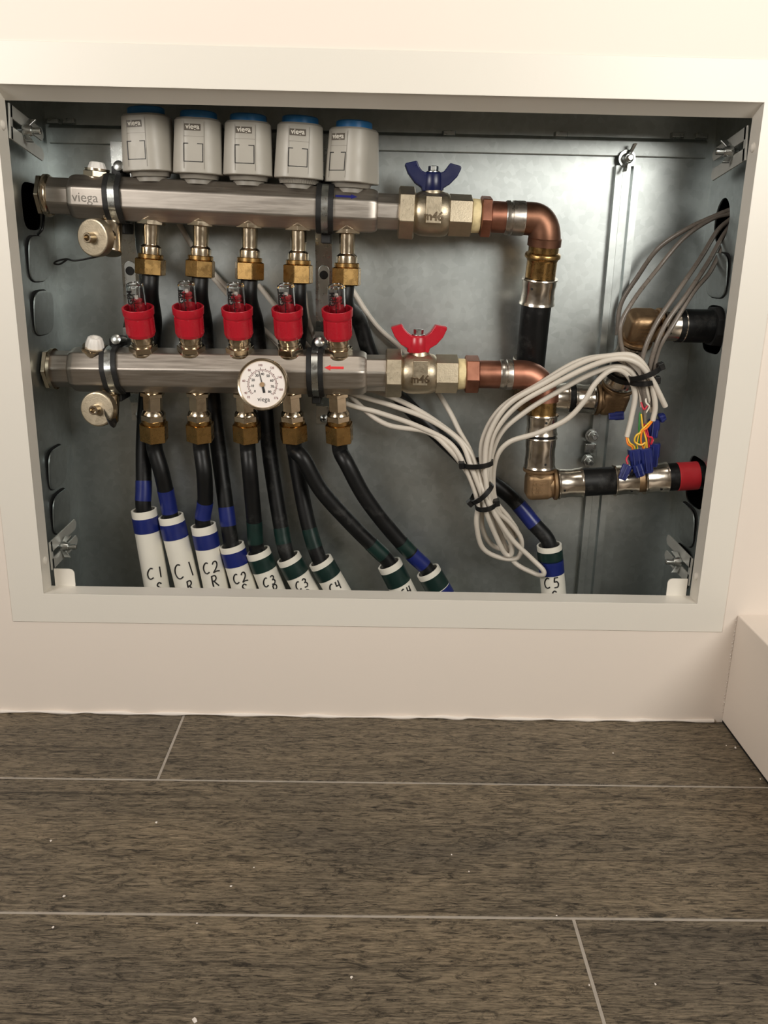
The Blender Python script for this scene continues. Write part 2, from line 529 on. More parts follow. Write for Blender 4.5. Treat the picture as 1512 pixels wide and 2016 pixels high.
# stamped rail across the back, with its louvre tabs
RAIL = MB()
prof = [(0.5872, 0), (0.5860, -0.0012), (0.5842, -0.0042), (0.5832, -0.0046), (0.5700, -0.0046), (0.5692, -0.0040), (0.5688, 0)]
RAIL.rings([[V((x, CD + p[1], p[0])) for p in prof] for x in (-0.334, 0.333)])
RAIL = RAIL.build('cross_rail', 'galv', CAB)
for px, py in ((105, 240), (136, 240), (884, 264), (1104, 266), (1333, 268), (1380, 269)):
    p = at(px, py, CD)
    m = MB()
    m.rings([[p + V((sx * 0.0075 * (1 - 0.25 * k), -0.0036 * k, sz * (0.0026 - 0.0004 * k) + 0.001 * k)) for sx, sz in ((-1, -1), (1, -1), (1, 1), (-1, 1))] for k in (0, 0.6, 1)])
    m.build('louvre_tab', 'zinc', RAIL, 0.0006)
# painted return lips hanging under the cabinet top
for px0, px1 in ((40, 212), (1135, 1285)):
    a, b = at(px0, 200, 0.06), at(px1, 200, 0.06)
    MB().box((a.x, 0.024, CT - 0.012), (b.x, 0.062, CT - 0.0105)).build('return_lip', 'enamel', CAB)

# white face frame
FR = thing('face_frame', 'white enamelled steel face frame round the cabinet opening', 'frame', (0, 0, ZB))
FO = (-0.364, 0.3595, 0.1042, 0.6345)
fl = holed([(FO[0], FO[2]), (FO[1], FO[2]), (FO[1], FO[3]), (FO[0], FO[3])], [[(-W2, ZB), (W2, ZB), (W2, ZT), (-W2, ZT)]], 0.0010)
bmesh.ops.transform(fl, matrix=Matrix(((1, 0, 0, 0), (0, 0, -1, -0.0006), (0, 1, 0, 0), (0, 0, 0, 1))), verts=fl.verts)
link('flange', fl, 'enamel', FR, 0.0004)
LD, TH = 0.021, 0.0012
MB().rings([[V((x, -0.001, ZB)), V((x, LD, ZB)), V((x, LD, ZB - TH)), V((x, -0.001, ZB - TH))] for x in (-W2, W2)]).build('bottom_lip', 'enamel', FR)
MB().rings([[V((x, -0.001, ZT)), V((x, 0.004, ZT - 0.001)), V((x, LD + 0.001, ZT - 0.0095)), V((x, LD + 0.001, ZT - 0.0083)), V((x, 0.004, ZT + 0.0003)), V((x, -0.001, ZT + TH))] for x in (-W2, W2)]).build('top_lip', 'enamel', FR)
for s in (-1, 1):
    x = s * W2
    MB().rings([[V((x, -0.001, z)), V((x, LD, z)), V((x + s * TH, LD, z)), V((x + s * TH, -0.001, z))] for z in (ZB, ZT)]).build('side_lip', 'enamel', FR)
    # tab standing up behind the bottom lip
    w = 0.0205
    cx = x - s * (0.004 + w / 2)
    pts = []
    for a, b in ((cx - w / 2, ZB - 0.004), (cx + w / 2, ZB - 0.004)): pts.append(V((a, LD, b)))
    r = 0.005
    zt = ZB + 0.0185
    inn, outr = (cx - s * w / 2), (cx + s * w / 2)
    top = [V((outr, LD, zt))] + [V((inn + s * r - s * r * sin(t), LD, zt - r + r * cos(t))) for t in [j * pi / 8 for j in range(5)]]
    if s < 0: top = top
    loop = [V((outr, LD, ZB - 0.004))] + top + [V((inn, LD, ZB - 0.004))]
    MB().plate(loop, (0, 0.0012, 0)).build('corner_tab', 'enamel', FR)

# slotted fork plates with wing bolts that clamp the frame to the cabinet
def clamp(side, zc, sl, label):
    """side -1/1; sl: slope of the fork (dz per dy) going inwards"""
    X = side * 0.3305
    n = V((-side, 0, 0))
    B = V((X, 0.030, zc))
    root = thing('frame_clamp', label, 'clamp', B, 'frame clamps in the opening corners')
    dy = V((0, cos(sl), sin(sl)))
    up = V((0, -sin(sl), cos(sl)))
    T = n * 0.0016
    def P(a, b): return B + n * 0.0012 + dy * a + up * b
    L = 0.072
    h, g = 0.0150, 0.0036
    c = 0.004
    m = MB()
    m.plate([P(-0.006, g), P(L - c, g), P(L, g + c), P(L, h - c), P(L - c, h), P(-0.006, h)], T)
    m.plate([P(-0.006, -h), P(L - c, -h), P(L, -h + c), P(L, -g - c), P(L - c, -g), P(-0.006, -g)], T)
    m.plate([P(-0.008, -h), P(-0.002, -h), P(-0.002, h), P(-0.008, h)], T)
    m.build('fork_plate', 'plate', root, 0.0003)
    c0 = B + dy * 0.022
    MB().lathe([(0, 0.003), (0.020, 0.003), (0.0208, 0.0022)], c0 - n * 0.002, n, 16).build('bolt', 'zinc', root)
    m = MB()
    m.lathe([(0.003, 0.0055), (0.006, 0.0055), (0.011, 0.0042)], c0, n, 20)
    w = (dy * 0.35 + up * 0.94).normalized()
    for s in (-1, 1):
        a = w * s
        b = n.cross(w)
        m.rings([[c0 + n * (0.0045 + k * 0.0015) + a * (0.003 + 0.0085 * k) + n * (sz * (0.0022 + 0.0012 * k)) + b * (sx * 0.0011) + n * 0.004 * k for sx, sz in ((-1, -1), (1, -1), (1, 1), (-1, 1))] for k in (0, 0.4, 0.8, 1)])
    m.build('wing_nut', 'zinc', root, 0.0004)
    p = V((side * W2, 0.0105, zc - 0.004 if zc > 0.4 else zc))
    MB().lathe([(0, 0.0042), (0.0012, 0.0040), (0.0024, 0.0026), (0.0028, 0.0008)], p - n * 0.0002, n, 20).build('rivet_head', 'enamel', root)
clamp(-1, 0.574, radians(-9), 'zinc fork clamp with wing nut beside the end of the upper manifold')
clamp(1, 0.570, radians(-9), 'zinc fork clamp with wing nut above the round cable hole')
clamp(-1, 0.1665, radians(1), 'zinc fork clamp with wing nut low down, near the C1 conduits')
clamp(1, 0.1605, radians(1), 'zinc fork clamp with wing nut low down, below the red-taped pipe')

# tall slotted rail bolted to the back on the right
CH = thing('slotted_channel', 'tall galvanized channel on the back panel behind the brass elbows', 'channel', (0.254, CD, CB))
m = MB()
sec = [(-0.0125, 0), (-0.0125, -0.0075), (-0.0055, -0.0075), (-0.0040, -0.0030), (0.0040, -0.0030), (0.0055, -0.0075), (0.0125, -0.0075), (0.0125, 0)]
m.rings([[V((0.254 + a, CD - 0.0002 + b, z)) for a, b in sec] for z in (CB, 0.560)])
m.build('rail_body', 'galv', CH)
p = at(1235, 312, 0.130)
m = MB()
m.lathe([(0, 0.0085), (0.0016, 0.0085)], p + V((0, 0.002, 0)), (0, -1, 0), 24)
m.build('washer', 'zinc', CH)
MB().lathe([(0, 0.0032), (0.013, 0.0032), (0.0138, 0.0024)], p + V((0.0005, 0.002, 0)), (0, -1, 0), 16).build('bolt', 'zinc', CH)
m = MB().lathe([(0, 0.0055), (0.004, 0.0052), (0.006, 0.004)], p + V((0, -0.001, 0)), (0, -1, 0), 20)
for s in (-1, 1):
    a = V((0.30 * s, 0, s * 0.95)).normalized()
    m.rings([[p + V((0, -0.003 - 0.006 * k, 0)) + a * (0.004 + 0.010 * k) + V((sx * 0.0016, sz * (0.0018 + 0.001 * k), 0)) for sx, sz in ((-1, -1), (1, -1), (1, 1), (-1, 1))] for k in (0, 0.5, 1)])
m.build('wing_nut', 'zinc', CH, 0.0004)
for px, py in ((1166, 857), (1158, 906)):
    p = at(px, py, 0.131)
    b = MB().lathe([(0, 0.0078), (0.0014, 0.0078)], p, (0, -1, 0), 24).hexa(0.0014, 0.0055, 0.0052, p, (0, -1, 0), 0.0008).build('nut', 'zinc', CH)
    MB().lathe([(0.0055, 0.0030), (0.013, 0.0030), (0.0137, 0.0022)], p, (0, -1, 0), 16).build('bolt', 'zinc', CH)
p = at(1162, 882, 0.131)
MB().box(p + V((-0.006, -0.002, -0.005)), p + V((0.006, 0.002, 0.005))).build('spacer', 'zinc', CH, 0.0006)

# ------------------------------------------------------------------ manifolds
YM = 0.085
YL = 0.078
FWD = radians(14)          # the lower manifold is turned this much towards the room
UA, UB = at(90, 385, YM), at(990, 428, YM)
DU = (UB - UA).normalized()
LA, LB = at(92, 726, YL), at(960, 737, YL)
DL = (LB - LA).normalized()
def on(A, D, px, py=None):
    """point of the axis A + tD that the photograph shows at column px"""
    lo, hi = -0.2, 0.8
    def col(t):
        d = A + D * t - CAM
        return 756 + FPX * d.dot(_r) / d.dot(_f)
    for _ in range(50):
        mid = (lo + hi) / 2
        if col(mid) < px: lo = mid
        else: hi = mid
    return A + D * lo
OCT = rounded(8, 1.0, 0.20, 4, 0)
ROUND = circ(len(OCT))
def blend(k): return [(a[0] * (1 - k) + b[0] * k, a[1] * (1 - k) + b[1] * k) for a, b in zip(OCT, [(cos(2 * pi * (j + 0.5) / len(OCT) ), sin(2 * pi * (j + 0.5) / len(OCT))) for j in range(len(OCT))])]
def align_round():
    out = []
    for a, b in OCT:
        l = math.hypot(a, b)
        out.append((a / l, b / l))
    return out
RND = align_round()
def manifold(root, A, D, cols, rb, turn=0.0):
    """cols: pixel columns of cap face, flange end, neck end, body end, right neck end"""
    t = [(on(A, D, c) - A).length * (1 if (on(A, D, c) - A).dot(D) >= 0 else -1) for c in cols]
    d, u, v = basis(D, (0, -cos(turn), -sin(turn)))
    def ringat(s, r, k):
        sec = [(a[0] * (1 - k) + b[0] * k, a[1] * (1 - k) + b[1] * k) for a, b in zip(OCT, RND)]
        return [A + d * s + (u * a + v * b) * r for a, b in sec]
    m = MB()
    n0 = rb * 0.87
    rr = [ringat(t[1], n0, 1), ringat(t[2] - 0.002, n0, 1)]
    for j in range(1, 7):
        a = j / 6 * pi / 2
        rr.append(ringat(t[2] - 0.002 + 0.007 * (1 - cos(a)), n0 + (rb - n0) * sin(a), 1 - j / 6))
    for j in range(0, 7):
        a = j / 6 * pi / 2
        rr.append(ringat(t[3] - 0.010 + 0.010 * sin(a), n0 + (rb - n0) * cos(a), (j / 6) ** 2))
    rr.append(ringat(t[3] + 0.001, n0, 1))
    rr.append(ringat(t[4], n0, 1))
    m.rings(rr)
    body = m.build('manifold_body', 'steel', root)
    m = MB()
    m.hexa(t[0], t[0] + 0.005, rb * 0.86, A, D, 0.001, pi / 6)
    m.lathe([(t[0] + 0.005, rb * 0.9), (t[0] + 0.0056, rb * 0.98), (t[0] + 0.0088, rb * 0.98), (t[1] + 0.001, rb * 0.93), (t[1] + 0.002, n0)], A, D, 40)
    m.build('end_cap', 'nickel', root)
    return body, t, u, v
RBU, RBL = 0.0203, 0.0212
UM = thing('manifold', 'upper stainless steel manifold with a blue arrow, under the grey actuators', 'manifold', UA + V((0.17, 0, -0.02)), 'stainless manifolds in the cabinet')
bodyU, tU, uU, vU = manifold(UM, UA, DU, (79, 98, 146, 744, 792), RBU)
LM = thing('manifold', 'lower stainless steel manifold with a red arrow, carrying the red flow meters', 'manifold', LA + V((0.17, 0, -0.02)), 'stainless manifolds in the cabinet')
bodyL, tL, uL, vL = manifold(LM, LA, DL, (93, 101, 146, 722, 772), RBL, FWD)

def arrow(name, A, D, c0, c1, ang, R, m, parent, flip, th=0.0013, dv=0.0):
    """arrow printed on the round of a manifold, ang radians above its front"""
    a, b = on(A, D, c0), on(A, D, c1)
    n = V((0, -cos(ang), sin(ang)))
    up = D.cross(n) * -1
    if up.z < 0: up = -up
    x = D
    if flip: a, b, x = b, a, -D
    L = (b - a).length
    a = a + n * R + up * dv
    hd = 0.006
    pts = [(0, -th), (L - hd, -th), (L - hd, -th * 2.3), (L, 0), (L - hd, th * 2.3), (L - hd, th), (0, th)]
    return MB().plate([a + x * p + up * q for p, q in pts], n * 0.00025).build(name, m, parent)
arrow('flow_arrow', UA, DU, 662, 704, radians(45), RBU + 0.00005, 'arrow_blue', UM, False, dv=-0.0042)
arrow('flow_arrow', LA, DL, 641, 678, radians(45) - FWD, RBL + 0.00005, 'arrow_red', LM, True, dv=-0.0042)
pp = on(UA, DU, 180)
lettering('stamped_mark', 'viega', pp + V((0, -RBU - 0.0001, -0.001)), DU, V((0, 0, 1)), 0.0125, 'act_dark', UM, 0.0001)

def outlet(root, A, px_t, py_t, px_b, py_b, low):
    """flow tail with hex and brass nut, hanging from a manifold; returns the hose start"""
    T, B = (at(px_t, py_t, YL + 0.004), at(px_b, py_b, YL + 0.014)) if low else (at(px_t, py_t, YM), at(px_b, py_b, YM))
    D = (B - T).normalized()
    L = (B - T).length
    s = L / 0.060
    m = MB()
    m.lathe([(-0.008, 0.0095), (0.0, 0.0095)], T, D, 24)
    if low:
        m.hexa(-0.001, 0.0035, 0.0112, T, D, 0.0008, pi / 6)
        m.hexa(0.0035, 0.0190, 0.0088, T, D, 0.0004, pi / 6)
        m.lathe([(0.0185, 0.0086), (0.0215, 0.0112), (0.0235, 0.0118)], T, D, 32)
        m.hexa(0.0235, 0.0300, 0.0115, T, D, 0.0008, pi / 6)
        n0 = 0.0292
    else:
        m.hexa(0.0005, 0.0055, 0.0125, T, D, 0.0009, pi / 6)
        m.lathe([(0.0055, 0.0080), (0.007, 0.0080), (0.0238, 0.0076), (0.0246, 0.0080), (0.0262, 0.0100), (0.0272, 0.0104), (0.034, 0.0104)], T, D, 36)
        n0 = 0.0330
    tail = m.build('outlet', 'nickel', root)
    m = MB()
    e = L
    m.lathe([(n0, 0.0118), (n0 + 0.0006, 0.0125), (n0 + 0.004, 0.0125), (n0 + 0.0046, 0.012)], T, D, 36)
    m.hexa(n0 + 0.0044, e, 0.0133, T, D, 0.0013, pi / 6 + random.uniform(-0.3, 0.3))
    m.build('compression_nut', 'brass', tail)
    return T + D * (e - 0.001), D
UPX = [(298, 431, 296, 541), (396, 434, 394, 546), (492, 438, 491, 551), (588, 443, 587, 558), (684, 449, 682, 562)]
LPX = [(300, 772, 304, 866), (390, 772, 395, 866), (482, 773, 487, 867), (573, 773, 579, 867), (664, 773, 669, 869)]
UO = [outlet(UM, UA, *q, False) for q in UPX]
LO = [outlet(LM, LA, *q, True) for q in LPX]

def vent(root, px0, py0, px1, py1, yy):
    """hex plug with a white knurled cap on top of a manifold"""
    B, T = at(px0, py0, yy[0]), at(px1, py1, yy[1])
    D = (T - B).normalized()
    m = MB().lathe([(-0.004, 0.011), (0.001, 0.011)], B, D, 24).hexa(0.0005, 0.0065, 0.0112, B, D, 0.0008, pi / 6).lathe([(0.0065, 0.0118), (0.0085, 0.0118)], B, D, 32)
    p = m.build('vent_plug', 'nickel', root)
    L = (T - B).length
    sec = [(r * cos(2 * pi * k / 48), r * sin(2 * pi * k / 48)) for k in range(48) for r in [1.0 + (0.05 if k % 4 < 2 else 0.0)]]
    MB().lathe([(0.0085, 0.0090), (L - 0.006, 0.0086), (L - 0.001, 0.0068), (L, 0.0055), (L, 0.0038), (L - 0.003, 0.0036)], B, D, sect=sec).build('vent_cap', 'white_plastic', p)
vent(UM, 191, 351, 191, 319, (YM, YM))
vent(LM, 186, 697, 187, 664, (YL - 0.005, YL - 0.010))

def drain(px, py, label, stem_px, stemtop, strap):
    """drain cock under a manifold: round cap with hex-socket nipple facing the room"""
    F = at(px, py, 0.048)
    C2 = at(*stem_px, 0.076)
    ax = (C2 - F).normalized()
    root = thing('drain_valve', label, 'drain valve', F + V((0, 0.03, -0.02)), 'drain valves under the manifolds')
    m = MB()
    tp = V(stemtop)
    dd = (tp - C2).normalized()
    LL = (tp - C2).length
    m.lathe([(-0.016, 0.0095), (-0.0145, 0.0105), (LL - 0.006, 0.0105), (LL - 0.004, 0.0085)], C2, dd, 32)
    m.hexa(LL - 0.0045, LL + 0.0005, 0.0100, C2, dd, 0.0008, 0.2)
    m.lathe([(0.010, 0.0095), (0.030, 0.0095)], F, ax, 28)
    m.build('valve_body', 'nickel', root)
    m = MB().lathe([(0, 0.0155), (0.0009, 0.0170), (0.0025, 0.0176), (0.010, 0.0176), (0.0115, 0.0168)], F, ax, 48)
    cap = m.build('drain_cap', 'valve', root)
    m = MB()
    m.lathe([(0.001, 0.0052), (-0.0072, 0.0048), (-0.0078, 0.0043), (-0.0078, 0.0030), (-0.002, 0.0028)], F, ax, sect=circ(24))
    m.build('nipple', 'nickel', cap)
    if strap == 'wire':
        w = [F + V((0.004, 0.010, -0.0165)), at(150, 513, 0.055), at(131, 510, 0.058), at(112, 514, 0.06), at(107, 519, 0.062), at(118, 520, 0.06), at(132, 511, 0.057)]
        MB().tube(w, 0.0009, 8, 8).build('retaining_cord', 'black', root)
    else:
        w = [F + V((0.008, -0.001, -0.003)), at(208, 826, 0.042), at(219, 836, 0.045), at(224, 828, 0.052), at(222, 815, 0.060)]
        d = catmull(w, 6)
        m = MB()
        m.rings([[p + V((0, -0.0008, 0.0036)), p + V((0.0024, -0.0010, -0.0030)), p + V((0.0024, 0.0012, -0.0030)), p + V((0, 0.0012, 0.0036))] for p in d])
        m.build('retaining_strap', 'black', root)
    return root
drain(181, 468, 'nickel drain valve with round cap, hanging under the upper manifold', (219, 468), on(UA, DU, 217) + V((0, -0.002, -RBU + 0.002)), 'wire')
drain(190, 806, 'nickel drain valve with black strap, hanging under the lower manifold', (214, 800), on(LA, DL, 214) + V((0, -0.002, -RBL + 0.002)), 'strap')

# ------------------------------------------------------------------ valve actuators (five heads on the upper manifold)
ACT = [  # bottom centre px,py of the ring, top centre px,py of the body, turn of the front panel, wording
    (298, 349, 288, 228, -13, 'first valve actuator from the drain end of the upper manifold, label turned aside'),
    (393, 354, 391, 236, 1, 'second valve actuator from the drain end of the upper manifold'),
    (490, 357, 489, 242, 2, 'middle one of the five grey valve actuators with blue tops'),
    (588, 363, 591, 246, 5, 'fourth grey valve actuator from the drain end, its ribbed ring showing'),
    (692, 371, 697, 255, -34, 'grey valve actuator directly above the blue arrow, label at its edge')]
def actuator(bx, by, tx, ty, turn, label):
    B, T = at(bx, by, YM), at(tx, ty, YM)
    D = (T - B).normalized()
    H = (T - B).length
    root = thing('valve_actuator', label, 'valve actuator', B, 'grey valve actuators on the upper manifold')
    fr = Matrix.Rotation(radians(turn), 3, 'Z') @ V((0, -1, 0))
    d, u, v = basis(D, fr)
    # rounded-square section; u is the front
    def sec(w, r):
        pts = []
        for k in range(4):
            a0 = pi / 4 + k * pi / 2
            c = ((w - r) * math.copysign(1, cos(a0)), (w - r) * math.copysign(1, sin(a0)))
            for j in range(9):
                a = a0 - pi / 4 + pi / 2 * j / 8
                pts.append((c[0] + r * cos(a), c[1] + r * sin(a)))
        return pts
    def ring(t, w, r): return [B + d * t + u * a + v * b for a, b in sec(w, r)]
    w0, w1 = 0.0237, 0.0216
    rr = [ring(0.0045, w0 - 0.0006, 0.016), ring(0.0052, w0, 0.0165)]
    for k in range(1, 6):
        t = k / 5
        rr.append(ring(0.0055 + (H - 0.0075) * t, w0 + (w1 - w0) * t, 0.0165))
    rr.append(ring(H, w1 - 0.0018, 0.0150))
    body = MB().rings(rr).build('housing', 'act', root)
    sc = [(k % 2 * (0.03 if turn == 5 else 0.004) + 1, 2 * pi * k / 96) for k in range(96)]
    MB().lathe([(0.0, 0.0178), (0.005, 0.0196)], B, D, sect=[(q * cos(a), q * sin(a)) for q, a in sc]).lathe([(-0.0045, 0.0150), (0.0, 0.0150)], B, D, 32).build('base_ring', 'act_dark', root)
    MB().lathe([(-0.010, 0.0098), (-0.004, 0.0098)], B, D, 24).build('threaded_collar', 'brass', root)
    MB().lathe([(H - 0.0005, 0.0176), (H + 0.0058, 0.0172), (H + 0.0068, 0.0160)], B, D, 40).build('blue_top', 'blue_cap', root)['label'] = 'light blue cap'
    # things on the front panel
    def wf(t): return w0 + (w1 - w0) * max(0, min(1, (t - 0.0055) / (H - 0.0075)))
    slope = (w1 - w0) / (H - 0.0075)
    dn = (d + u * slope).normalized()
    x = v
    if x.dot(_r) < 0: x = -x
    nrm = x.cross(dn)
    def Q(a, t, e=0.0): return B + d * t + u * (wf(t) + e) + x * a
    # label plate
    t0, t1 = H * 0.775, H * 0.885
    cx = -0.002
    hw = 0.0075
    MB().plate([Q(cx - hw, t0), Q(cx + hw, t0), Q(cx + hw, t1), Q(cx - hw, t1)], nrm * 0.0002).build('name_label', 'label_grey', body)
    lettering('lettering', 'viega', Q(cx, (t0 + t1) / 2 + 0.0004, 0.0003), x, dn, 0.0064, 'label_white', body, 0.0001, bold=0.00012)
    # printed square
    a0, a1 = 0.014, 0.0305
    c2 = -0.0015
    hw = 0.0092
    th = 0.0007
    m = MB()
    for pts in (((c2 - hw, a0), (c2 + hw, a0), (c2 + hw, a0 + th), (c2 - hw, a0 + th)), ((c2 - hw, a0), (c2 - hw + th, a0), (c2 - hw + th, a1), (c2 - hw, a1)), ((c2 + hw - th, a0), (c2 + hw, a0), (c2 + hw, a1), (c2 + hw - th, a1)),
                ((c2 - hw, a1 - th), (c2 - hw * 0.5, a1 - th), (c2 - hw * 0.5, a1), (c2 - hw, a1)), ((c2 + hw * 0.4, a1 - th), (c2 + hw, a1 - th), (c2 + hw, a1), (c2 + hw * 0.4, a1))):
        m.plate([Q(a, b) for a, b in pts], nrm * 0.0002)
    m.build('marking_square', 'ink', body)
    # panel seams
    m = MB()
    for sx in (-0.0105, 0.0085):
        m.plate([Q(sx, 0.008), Q(sx + 0.0003, 0.008), Q(sx + 0.0003, H - 0.004), Q(sx, H - 0.004)], nrm * 0.00012)
    m.plate([Q(-0.0105, H * 0.68), Q(0.0085, H * 0.68), Q(0.0085, H * 0.685), Q(-0.0105, H * 0.685)], nrm * 0.00012)
    m.build('panel_seam', 'act_dark', body)
    return root, B, T
AC = [actuator(*a) for a in ACT]

# ------------------------------------------------------------------ flow meters (five on the lower manifold)
FM = [  # base px,py; collar bottom; collar top; glass top
    (283, 698, 265, 558, 'red flow meter leaning outwards at the drain end of the lower manifold', 0.35),
    (377, 698, 366, 556, 'second red flow meter from the drain end, a bright red float in its tube', 0.75),
    (473, 700, 463, 559, 'middle one of the five red flow meters, standing above the round thermometer', 0.65),
    (571, 701, 562, 560, 'fourth red flow meter from the drain end, just right of the thermometer', 0.65),
    (667, 703, 662, 561, 'red flow meter beside the lower clamp, nearest the red valve handle', 0.6)]
def flowmeter(bx, by, tx, ty, label, fl):
    B, T = at(bx, by - 5, YL - 0.004), at(tx, ty, YL - 0.022)
    D = (T - B).normalized()
    H = (T - B).length
    root = thing('flow_meter', label, 'flow meter', B, 'red flow meters on the lower manifold')
    m = MB()
    m.lathe([(-0.001, 0.0138), (0.0008, 0.0138), (0.0014, 0.0132)], B, D, 36)
    m.hexa(0.0012, 0.0075, 0.0125, B, D, 0.001, random.uniform(0, 1))
    m.lathe([(0.0075, 0.0112), (0.010, 0.0112), (0.0105, 0.0104), (0.0125, 0.0104), (0.013, 0.0114), (0.017, 0.0114), (0.018, 0.0108), (0.024, 0.0108)], B, D, 36)
    m.build('threaded_base', 'nickel', root)
    # slotted collar
    z0, z1 = 0.0175, H - 0.0235
    n = 72
    def rim(t, r, rib):
        d, u, v = basis(D)
        out = []
        for k in range(n):
            a = 2 * pi * k / n
            q = r - (0.0009 if rib and (k % 12) in (0, 1) else 0.0)
            out.append(B + d * t + (u * cos(a) + v * sin(a)) * q)
        return out
    L = z1 - z0
    m = MB()
    ro = 0.0143
    m.rings([rim(z0, 0.0112, 0), rim(z0 + 0.0004, ro - 0.0012, 0), rim(z0 + 0.003, ro - 0.0004, 0), rim(z0 + 0.0034, ro, 1), rim(z0 + L * 0.66, ro, 1), rim(z0 + L * 0.665, ro - 0.0006, 0), rim(z0 + L * 0.72, ro - 0.0003, 0), rim(z0 + L * 0.76, ro + 0.0009, 0), rim(z1 - 0.0005, ro + 0.0013, 0), rim(z1, ro + 0.0008, 0), rim(z1 - 0.0003, ro - 0.0008, 0), rim(z1 - 0.010, ro - 0.0022, 0), rim(z1 - 0.0102, 0.004, 0)], True, True)
    col = m.build('collar', 'red', root, 0, 50)
    MB().lathe([(z1 - 0.0098, 0.0089), (H - 0.0022, 0.0087), (H - 0.0006, 0.0080), (H, 0.0066), (H - 0.0012, 0.0061), (H - 0.0020, 0.0066), (H - 0.003, 0.0073), (z1 - 0.0090, 0.0074)], B, D, 32).build('sight_tube', 'glass', root)
    c = z1 - 0.009
    f = z1 + 0.003 + fl * 0.014
    MB().lathe([(c, 0.0012), (f, 0.0012)], B, D, 12).lathe([(f - 0.0055, 0.0035), (f - 0.0050, 0.0050), (f - 0.0035, 0.0052), (f - 0.003, 0.003), (f - 0.002, 0.003), (f - 0.0015, 0.0052), (f, 0.0052), (f + 0.0006, 0.004)], B, D, 20).build('float', 'red', root)
    MB().lathe([(f + 0.0006, 0.0018), (f + 0.0035, 0.0016)], B, D, 12).build('float_tip', 'white_plastic', root)
    # scale printed on the tube
    d, u, v = basis(D)
    x = v if v.dot(_r) > 0 else -v
    R = 0.00900
    m = MB()
    def Z(ang, t): return B + d * t + (u * cos(ang) + x * sin(ang)) * R
    a0 = -0.12
    s0, s1 = z1 - 0.002, H - 0.0085
    m.plate([Z(a0, s0), Z(a0 + 0.09, s0), Z(a0 + 0.09, s1), Z(a0, s1)], u * 0.0001)
    for j in range(6):
        t = s0 + (s1 - s0) * j / 5
        w = 0.28 if j % 2 else 0.18
        m.plate([Z(a0, t), Z(a0 + w, t), Z(a0 + w, t + 0.0007), Z(a0, t + 0.0007)], u * 0.0001)
    m.build('scale', 'ink', root)
    lettering('lettering', 'GPM', B + d * (H - 0.0115) + (u * cos(-0.42) + x * sin(-0.42)) * (R + 0.0003), d, -x, 0.0068, 'ink', root, 0.00008, bold=0.0002)
for q in FM: flowmeter(*q)

# ------------------------------------------------------------------ thermometer
def thermometer():
    F = at(516, 757, 0.030)
    ax = (at(518, 757, 0.034) - CAM).normalized()
    ax = (V((0.10, 1, -0.14))).normalized()
    root = thing('thermometer', 'round dial thermometer with white face in front of the lower manifold', 'thermometer', F + V((0, 0.015, -0.026)))
    R = 0.0250
    m = MB().lathe([(0.0016, R - 0.0030), (0.0, R - 0.0022), (-0.0006, R - 0.0008), (0.0, R), (0.002, R + 0.0004), (0.006, R + 0.0002), (0.0066, R - 0.0006), (0.013, R - 0.0006), (0.014, R - 0.002), (0.014, 0.008), (0.052, 0.006)], F, ax, 64)
    m.build('case', 'nickel', root)
    d, u, v = basis(ax, (0, 0, 1))
    up = u
    x = v if v.dot(_r) > 0 else -v
    MB().lathe([(0.0012, R - 0.0026), (0.0020, R - 0.0026)], F, ax, 64).build('dial', 'dial', root)
    O = F + d * 0.0011
    def S(r, a): return O + x * (r * cos(a)) + up * (r * sin(a))
    def ang(c): return radians(90 - (c - 40) / 40 * 133)
    m = MB()
    for r0, r1 in ((0.0142, 0.0146), (0.0132, 0.0135)):
        for k in range(60):
            a, b = ang(80 * k / 60), ang(80 * (k + 1) / 60)
            m.plate([S(r0, a), S(r1, a), S(r1, b), S(r0, b)], -d * 0.0001)
    m.build('scale_ring', 'maroon', root)
    m = MB()
    for c in range(0, 81, 5):
        a = ang(c)
        da = 0.00018 / 0.013
        m.plate([S(0.0118 if c % 10 == 0 else 0.0126, a - da), S(0.0132, a - da), S(0.0132, a + da), S(0.0118 if c % 10 == 0 else 0.0126, a + da)], -d * 0.0001)
    for fv in range(40, 177, 10):
        a = ang((fv - 32) / 1.8)
        da = 0.00018 / 0.015
        r1 = 0.0164 if fv % 20 == 0 else 0.0156
        m.plate([S(0.0146, a - da), S(r1, a - da), S(r1, a + da), S(0.0146, a + da)], -d * 0.0001)
    m.build('graduation', 'ink', root)
    for c in range(0, 81, 10):
        lettering('numeral', str(c), S(0.0100, ang(c)), x, up, 0.0033, 'ink', root, 0.00005, bold=0.00008)
    for fv in (32, 40, 60, 80, 100, 120, 140, 160, 176):
        lettering('numeral', str(fv), S(0.0186, ang((fv - 32) / 1.8)), x, up, 0.0030, 'maroon', root, 0.00005, bold=0.00006)
    lettering('lettering', 'viega', S(0.0145, radians(-84)), x, up, 0.0062, 'ink', root, 0.00005)
    a = ang(35.5)
    dr, dp = (x * cos(a) + up * sin(a)), (-x * sin(a) + up * cos(a))
    O2 = O - d * 0.0005
    nd = MB().plate([O2 + dp * 0.0005, O2 - dp * 0.0005, O2 + dr * 0.0135 - dp * 0.00018, O2 + dr * 0.0135 + dp * 0.00018], -d * 0.0002)
    nd.plate([O2 + dp * 0.0005, O2 + dp * 0.0011 - dr * 0.003, O2 + dp * 0.0011 - dr * 0.0082, O2 - dp * 0.0011 - dr * 0.0082, O2 - dp * 0.0011 - dr * 0.003, O2 - dp * 0.0005], -d * 0.0002)
    nd.build('needle', 'ink', root)
    MB().lathe([(0.0002, 0.0024), (0.0008, 0.0024)], O2 - d * 0.0009, d, 24).build('hub', 'bronze', root)
thermometer()

